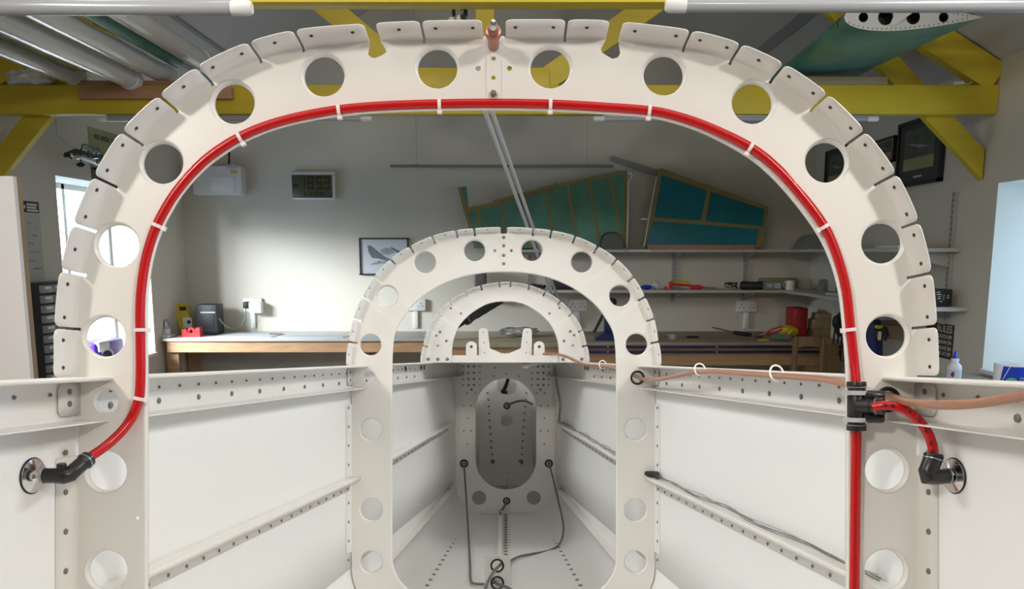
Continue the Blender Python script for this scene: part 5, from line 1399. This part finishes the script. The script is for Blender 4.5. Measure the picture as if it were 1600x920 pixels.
# purple and white thing on the left sill
xs_ = XL - .16; zs_ = lwin[2]+.004
yq = WXp(170, 545, XL-.1).y
t = thing('purple_appliance', 'purple and white plastic appliance on the left window sill', 'appliance', (xs_, yq, zs_), MW)
ya1 = WXp(149, 545, XL-.10).y; yb1 = WXp(196, 545, XL-.10).y; zt1 = WXp(168, 532, XL-.10).z
m = MB('purple'); m.box((XL-.28, ya1, zs_), (XL-.10, yb1, zt1), .03); build('body', m, t)
q1, q2 = WXp(154, 534, XL-.09), WXp(172, 547, XL-.09)
m = MB('white2'); m.box((XL-.13, q1.y, q2.z), (XL-.085, q2.y, q1.z), .015); build('cover', m, t, label='white cover')
m = MB('white2'); m.lathe([(0, 0), (.045, 0), (.05, .01), (.05, .03), (.03, .035)], WXp(164, 554, XL-.105), (.8, -.6, 0), 20); build('ring', m, t)
m = MB('blackp'); m.lathe([(0, .02), (.032, .02), (.034, .036), (.026, .046), (0, .05)], WXp(164, 554, XL-.105), (.8, -.6, 0), 18); build('knob', m, t, label='dark grey round knob')
# white tubes stored on the beams
def ltube(xe, ye, De, r, D0, label, nm='white_tube'):
    p = WD(xe, ye, De); q = (p.x, D0, p.z)
    t = thing(nm, label, 'tube', ((p.x), (De+D0)/2, p.z-r), MW, 'white tubes stored across the beams')
    m = MB('tubew'); m.tube([q, (p.x, De-.05, p.z)], r, 20); build('tube', m, t)
    m = MB('white2'); m.lathe([(0, 0), (r*.9, 0), (r*1.08, .008), (r*1.08, .06), (r, .062)], (p.x, De, p.z), (0, -1, 0), 20); build('end_cap', m, t)
    return p
M['tubew'] = mat('glossy_white_tube', (0.62, 0.60, 0.56), 0.2, coat=0.5)
ltube(122, 121, 4.36, .048, 2.0, 'leftmost white tube lying across the beams above the left corner')
ltube(208, 125, 4.29, .052, 1.6, 'middle white tube with round bolted end cap lying across the beams')
m = None
ltube(263, 119, 4.45, .050, 1.6, 'white tube right of the bolted one beside the teal roll')
ltube(320, 98, 4.5, .05, 1.6, 'rightmost white tube lying across the beams below the sloping ceiling')
m = MB('plank'); a = WD(120, 135, 4.26); b = WD(362, 154, 4.26); m.box((a.x, 4.262, b.z), (b.x, 4.297, a.z), .003); simple('plank', m, 'pinkish brown plank fixed along the left part of the far yellow beam', 'plank')
m = MB('plank'); m.box((WD(120, 135, 4.3).x, 4.30, ZT), (WD(320, 135, 4.3).x, 4.42, ZT+.022), .002); simple('support_board', m, 'thin board on top of the far beam under the white tubes', 'plank')
tqx = (WD(263,119,4.45).x + WD(320,98,4.5).x)/2; tqz = WD(263,119,4.45).z + .07
m = MB('teal'); secs = []
for i in range(9):
    y = 1.8 + (4.35-1.8)*i/8; row = []
    for j in range(16):
        aa = 2*pi*j/16; row.append(Vector((tqx + .040*cos(aa), y, tqz + .05*sin(aa))))
    secs.append(row)
loft(m, secs, closed=True); m.add(secs[-1], [tuple(range(16))]); m.add(secs[0], [tuple(range(16))])
simple('teal_wrapped_panel', m, 'teal film wrapped panel lying between the white tubes', 'aircraft panel')
p = WD(70, 70, 4.0)
m = MB('teal'); secs = []
for i in range(9):
    y = 1.8 + (4.3-1.8)*i/8; row = []
    for j in range(16):
        aa = 2*pi*j/16; row.append(Vector((WD(165, 118, 4.36).x + .085*cos(aa), y, WD(165, 118, 4.36).z + .03 + .035*sin(aa))))
    secs.append(row)
loft(m, secs, closed=True); m.add(secs[-1], [tuple(range(16))]); m.add(secs[0], [tuple(range(16))])
simple('teal_wrapped_panel', m, 'dark green film wrapped panel between the two leftmost white tubes', 'aircraft panel')
m = MB('bag'); bm = bmesh.new(); bmesh.ops.create_icosphere(bm, subdivisions=3, radius=1); cc = WD(42, 122, 4.34)
for v in bm.verts:
    n_ = 1 + .25*sin(v.co.x*7+2)*cos(v.co.y*6+v.co.z*9)
    v.co = Vector((cc.x+v.co.x*.14*n_, 4.34+v.co.y*.05*n_, ZT+.045+max(-.95, v.co.z)*.05*n_))
m.frombm(bm); simple('plastic_bag', m, 'crumpled pale plastic bag on top of the far beam at the far left', 'bag')

# ================================================================== RIGHT SIDE
# green wing panel resting on the far beam
t = thing('wing_panel', 'green skinned wing panel with white perforated end rib stored under the ceiling', 'wing', WD(1420, 60, 3.7), MW)
def airfoil(c0, ch, th, y, z, n=14, le=-1):
    P = []
    for i in range(n+1):
        x = (1-cos(pi*i/n))/2; t_ = 5*th*(.2969*sqrt(x)-.126*x-.3516*x*x+.2843*x**3-.1015*x**4)
        P.append((x, t_))
    up = [Vector((c0 + ch*x, y, z + ch*t_)) for x, t_ in P]; lo = [Vector((c0 + ch*x, y, z - ch*t_)) for x, t_ in P[::-1][:-1]]
    return up + lo[:]
ya_, yb_ = 3.57, 5.5
x0a, x1a = WD(1318, 40, ya_).x, WD(1535, 25, ya_).x; za = WD(0, 36, ya_).z + .01
zbtm = ZT + .045
x0b, x1b = WD(1237, 100, 4.3).x, WD(1385, 105, 4.3).x
kx0 = (x0b-x0a)/(4.3-ya_); kx1 = (x1b-x1a)/(4.3-ya_)
secs = []
thk = .19
for i in range(8):
    y = ya_ + (yb_-ya_)*i/7; q0 = x0a + kx0*(y-ya_); q1 = x1a + kx1*.35*(y-ya_) if y > 4.3 and False else x1a + kx1*(y-ya_)
    if y > 4.3: q1 = x1b + kx1*.1*(y-4.3)
    ch = q1-q0; zc = zbtm + .055 + .030*(1 - i/7)
    secs.append(airfoil(q0, ch, thk, y, zc))
m = MB('teal'); loft(m, secs, closed=True); m.add(secs[-1], [tuple(range(len(secs[-1])))]); build('skin', m, t)
m = MB('ribw'); rp = [(v.x, v.z) for v in secs[0]]; ch = x1a-x0a; zc = secs[0][0].z
hl = [circ(x0a+ch*.30, zc, ch*.055, 20), circ(x0a+ch*.14, zc, ch*.035, 16), circ(x0a+ch*.50, zc, ch*.05, 20), circ(x0a+ch*.72, zc, ch*.035, 20)]
m.plate(rp, hl, lambda a, b: Vector((a, ya_-.001, b)), (0, .002, 0))
m.m('rivet')
for i in range(26):
    f_ = .04+.034*i; t_ = 5*thk*(.2969*sqrt(f_)-.126*f_-.3516*f_*f_+.2843*f_**3-.1015*f_**4)
    for s_ in (-1, 1): m.rivet((x0a+ch*f_, ya_-.001, zc+s_*(ch*t_-.009)), (0, -1, 0), .0035, .001)
build('end_rib', m, t, label='white perforated end rib')
m = MB('blackp'); m.plate([(v.x, v.z) for v in airfoil(x0a, ch*.98, thk*.95, 0, zc)], [], lambda a, b: Vector((a, ya_+.08, b)), (0, .002, 0)); build('inner_rib', m, t)
m = MB('ribw'); m.prism([(x0a+ch*.33, ya_-.003, zc-.035), (x0a+ch*.38, ya_-.003, zc+.045), (x0a+ch*.56, ya_-.02, zc+.047), (x0a+ch*.36, ya_-.003, zc-.037)], (0, -.003, 0)); build('spar_web', m, t)
m = MB('teal'); secs = []
for i in range(6):
    y = 3.60 + 1.8*i/5; q0 = WD(1447, 12, 3.6).x; q1 = WD(1578, 12, 3.6).x - .08*(y-3.6)
    secs.append(airfoil(q0, q1-q0, .13, y, zbtm+.173))
loft(m, secs, closed=True); m.add(secs[0], [tuple(range(len(secs[0])))]); m.add(secs[-1], [tuple(range(len(secs[0])))]); simple('wing_panel', m, 'second green skinned panel lying on top of the wing with the white rib', 'wing')
m = MB('block2'); M['block2'] = mat('pale_plywood', (.30, .235, .13), .6, noise=.08)
a = WD(1235, 113, 4.3); b = WD(1387, 130, 4.3); m.box((a.x, 4.3, ZT), (b.x, 4.42, ZT+.042), .002); simple('plywood_strip', m, 'pale plywood strip between the green wing and the far yellow beam', 'plank')
m = MB('white2'); a = WD(1496, 127, 4.33); m.box((a.x-.03, 4.31, ZT), (a.x+.03, 4.36, ZT+.022), .008); m.tube(catmull([(a.x+.03, 4.33, ZT+.01), (a.x+.08, 4.33, ZT+.02), (a.x+.105, 4.33, ZT+.09), (a.x+.11, 4.33, ZT+.2)], 4), .003, 6); simple('junction_box', m, 'small white junction box on top of the far beam at its right end', 'junction box')
# framed pictures on the right wall
def rframe(x0, x1, yt0, yb1, label, bw=.022, pale=False):
    a = WXp(x0, yt0, XR-.03); b = WXp(x1, yb1, XR-.03)
    yl, yr = a.y, b.y; zt_, zb_ = a.z, b.z; lo, hi = min(yl, yr), max(yl, yr)
    t = thing('framed_picture', label, 'picture', (XR-.02, (lo+hi)/2, zb_), MW, 'black framed pictures on the right wall')
    m = MB('blackp')
    for (p, q, r, s_) in ((lo, hi, zb_, zb_+bw), (lo, hi, zt_-bw, zt_), (lo, lo+bw, zb_, zt_), (hi-bw, hi, zb_, zt_)): m.box((XR-.03, p, r), (XR-.002, q, s_))
    build('frame', m, t)
    m = MB('block' if pale else 'mount'); m.box((XR-.018, lo+bw*.8, zb_+bw*.8), (XR-.003, hi-bw*.8, zt_-bw*.8)); build('mount', m, t)
    h_ = zt_-zb_; w_ = hi-lo
    m = MB('photo'); m.box((XR-.021, lo+w_*.16, zb_+h_*.24), (XR-.017, hi-w_*.16, zt_-h_*.14)); m.m('poster'); m.box((XR-.0215, lo+w_*.16, zb_+h_*.24), (XR-.0175, hi-w_*.16, zb_+h_*.42)); m.m('ink2')
    m.prism([(XR-.0218, lo+w_*.25, zb_+h_*.55), (XR-.0218, lo+w_*.55, zb_+h_*.62), (XR-.0218, lo+w_*.78, zb_+h_*.66), (XR-.0218, lo+w_*.5, zb_+h_*.56)], (-.0006, 0, 0)); build('photograph', m, t)
    m = MB('cream'); m.box((XR-.0205, (lo+hi)/2-.05, zb_+h_*.12), (XR-.0175, (lo+hi)/2+.05, zb_+h_*.145)); build('caption_plate', m, t)
rframe(1403.5, 1466, 195, 283, 'large black framed picture under the right end of the far yellow beam')
rframe(1289.5, 1322, 237, 300, 'black framed picture seen through the upper right hole of the foremost frame')
rframe(1362, 1394.5, 222, 252, 'grey edged picture half hidden behind the right edge of the foremost frame', bw=.012, pale=True)
# tin sign
Dc = WXp(1488, 540, XR-.006).y; De = WXp(1445, 540, XR-.006).y
zt_ = WXp(1488, 508, XR-.006).z; zb_ = WXp(1488, 563, XR-.006).z
t = thing('rules_sign', 'dark tin sign headed RULES on the right wall', 'sign', (XR-.006, (Dc+De)/2, zb_), MW)
m = MB('sign'); m.box((XR-.006, Dc, zb_), (XR-.001, De, zt_), .002); build('plate', m, t)
hs = zt_-zb_; Rm = Matrix(((0, 0, -1, 0), (-1, 0, 0, 0), (0, 1, 0, 0), (0, 0, 0, 1)))
for body, fz, sz, al in (('RULES', .15, .060, 'RIGHT'), ('TOUCH EM', .37, .032, 'RIGHT'), ('KNOW EM', .54, .032, 'RIGHT'), ('MOVE EM', .71, .032, 'RIGHT'), ('LOOK AT EM', .87, .032, 'RIGHT')):
    M4 = Matrix.Translation((XR-.0068, Dc+.012, zt_-hs*fz)) @ Rm
    text('lettering', body, t, M4, sz, 'cream', align='RIGHT')
# glue bottle
Dg = 3.85; xg = WD(1491.5, 570, Dg).x
t = thing('glue_bottle', 'white squeeze bottle with blue nozzle beside the right window', 'bottle', (xg, Dg, ZBR), MW)
zt_ = WD(1491, 547, Dg).z; hb = zt_-ZBR; rb_ = .033
m = MB('bottle'); M['bottle'] = mat('white_squeeze_bottle', (.62, .62, .62), .35)
m.lathe([(0, 0), (rb_, 0), (rb_, hb*.52), (rb_*.95, hb*.58), (rb_*.55, hb*.66), (rb_*.48, hb*.67), (rb_*.48, hb*.74), (0, hb*.74)], (xg, Dg, ZBR), (0, 0, 1), 28); build('body', m, t)
m = MB('white2'); m.lathe([(rb_*.55, 0), (rb_*.55, hb*.07), (rb_*.3, hb*.08)], (xg, Dg, ZBR+hb*.70), (0, 0, 1), 20); build('collar', m, t)
m = MB('capblue'); m.lathe([(rb_*.34, 0), (rb_*.34, .005), (rb_*.14, hb*.2), (0, hb*.205)], (xg, Dg, ZBR+hb*.77), (0, 0, 1), 16); build('nozzle', m, t, label='blue pointed nozzle')
m = MB('paper'); m.lathe([(rb_+.0006, 0), (rb_+.0006, hb*.42)], (xg, Dg, ZBR+hb*.06), (0, 0, 1), 28)
m.m('rolldk'); p = (xg-(rb_)*.49, Dg-(rb_)*.87, ZBR+hb*.36); m.sphere(p, .015, (1, .08, .9), 14); m.m('drk'); m.sphere((p[0], p[1]-.0012, p[2]), .009, (1, .08, .9), 12)
m.m('rolldk')
for i in range(4): m.box((xg-.02+.011*i, Dg-rb_-.0012, ZBR+hb*.10), (xg-.013+.011*i, Dg-rb_+.002, ZBR+hb*.15))
build('label_band', m, t)
# kitchen roll
Dk = 3.45; xk_ = WD(1582, 580, Dk).x; rk_ = .072
t = thing('paper_roll', 'blue wrapped paper roll standing under the right window', 'paper roll', (xk_, Dk, ZBR), MW)
hk = WD(1580, 568, Dk).z - ZBR
m = MB('paperw'); M['paperw'] = mat('white_tissue', (.8, .82, .84), .8)
m.lathe([(.02, 0), (rk_, 0), (rk_, hk), (.022, hk), (.02, hk-.02), (.02, 0)], (xk_, Dk, ZBR), (0, 0, 1), 40); build('roll', m, t)
m = MB('rollblue'); rr = rk_+.0008; vs = []; 
def cyl(a, z, e=0): return Vector((xk_ + (rr+e)*sin(a-.56), Dk - (rr+e)*cos(a-.56), z))
secs = []
for i in range(25):
    a = -pi*.5 + pi*1.3*i/24
    # slanted left edge of the blue wrapper
    secs.append([cyl(max(a, -.95), ZBR+.01), cyl(max(a, -.50), ZBR+hk-.006)])
loft(m, secs); m.m('paperw')
loft(m, [[cyl(-.65+.5*q/6, ZBR+hk*(.45+.53*q/6), .0006), cyl(-.61+.5*q/6, ZBR+hk*(.45+.53*q/6), .0006)] for q in range(7)])
build('wrapper', m, t, label='blue wrapper')
m = MB('lgreen'); c_ = cyl(0, ZBR+hk*.84-.052, .001); nb = Vector((sin(-.56), -cos(-.56), 0))
m.lathe([(.014, 0), (.026, 0), (.026, .001), (.014, .001)], c_, nb, 24); m.m('drk'); m.lathe([(0, 0), (.01, 0), (.01, .001)], c_, nb, 16); build('badge', m, t, label='green ring badge')
text('lettering', 'the', t, Matrix.Translation(cyl(.50, c_.z+.026, .004)) @ Matrix.Rotation(-.06, 4, 'Z') @ Matrix.Rotation(pi/2, 4, 'X'), .013, 'cream')
text('lettering', 'BIG', t, Matrix.Translation(cyl(.62, c_.z+.006, .004)) @ Matrix.Rotation(.06, 4, 'Z') @ Matrix.Rotation(pi/2, 4, 'X'), .028, 'cream')
# wooden box / cases seen through the right-hand hole
m = MB('block'); a = WXp(1371, 503, XR-.05); b = WXp(1399, 530, XR-.05); m.box((XR-.10, b.y, b.z), (XR-.002, a.y+.1, a.z)); simple('wooden_wall_box', m, 'brown wooden box fixed to the right wall seen through the frame hole', 'box')
t = thing('clamp_rack', 'dark blue hanging clamps with yellow handle seen through the lower right frame hole', 'clamps', WD(1370, 560, 5.0), MW)
m = MB('dkblue'); m.tube([WD(1362, 500, 5.1), WD(1364, 540, 5.1), WD(1366, 600, 5.1)], [.05, .06, .05], 10); build('body', m, t)
m = MB('rubber'); m.tube(catmull([WD(1369, 528, 5.02), WD(1372, 516, 5.02), WD(1380, 514, 5.0), WD(1384, 522, 5.0), WD(1380, 531, 5.0)], 4), .02, 8); build('jaw', m, t)
m = MB('yel'); m.tube([WD(1368, 510, 5.0), WD(1378, 511.5, 5.0)], .012, 8); build('handle', m, t, label='yellow handle')
m = MB('brown'); pk = WD(1372, 503, 5.1); m.tube([(pk.x, 5.1, pk.z), (XR-.002, 5.1, pk.z)], .012, 8); build('wall_peg', m, t)
m = MB('cream'); m.box(WD(1373, 518, 4.97), WD(1375.5, 531, 4.98)); build('white_label', m, t)
# cradle carrying the fuselage (below the picture)
for y_, lb in ((1.25, 'front'), (2.6, 'rear')):
    c = MF @ Vector((Cc(y_), y_, VFL-.003))
    t = thing('trestle', '%s plain wooden trestle under the fuselage' % lb, 'trestle', (c.x, c.y, 0), MW)
    m = MB('pine'); m.box((c.x-.36, c.y-.04, c.z-.075), (c.x+.36, c.y+.04, c.z-.008)); build('top_rail', m, t)
    for sx in (-1, 1):
        for sy in (-1, 1):
            m = MB('pine'); m.beam((c.x+sx*.30, c.y+sy*.03, c.z-.06), (c.x+sx*.36, c.y+sy*.24, 0.0), .05, .035); build('leg', m, t)
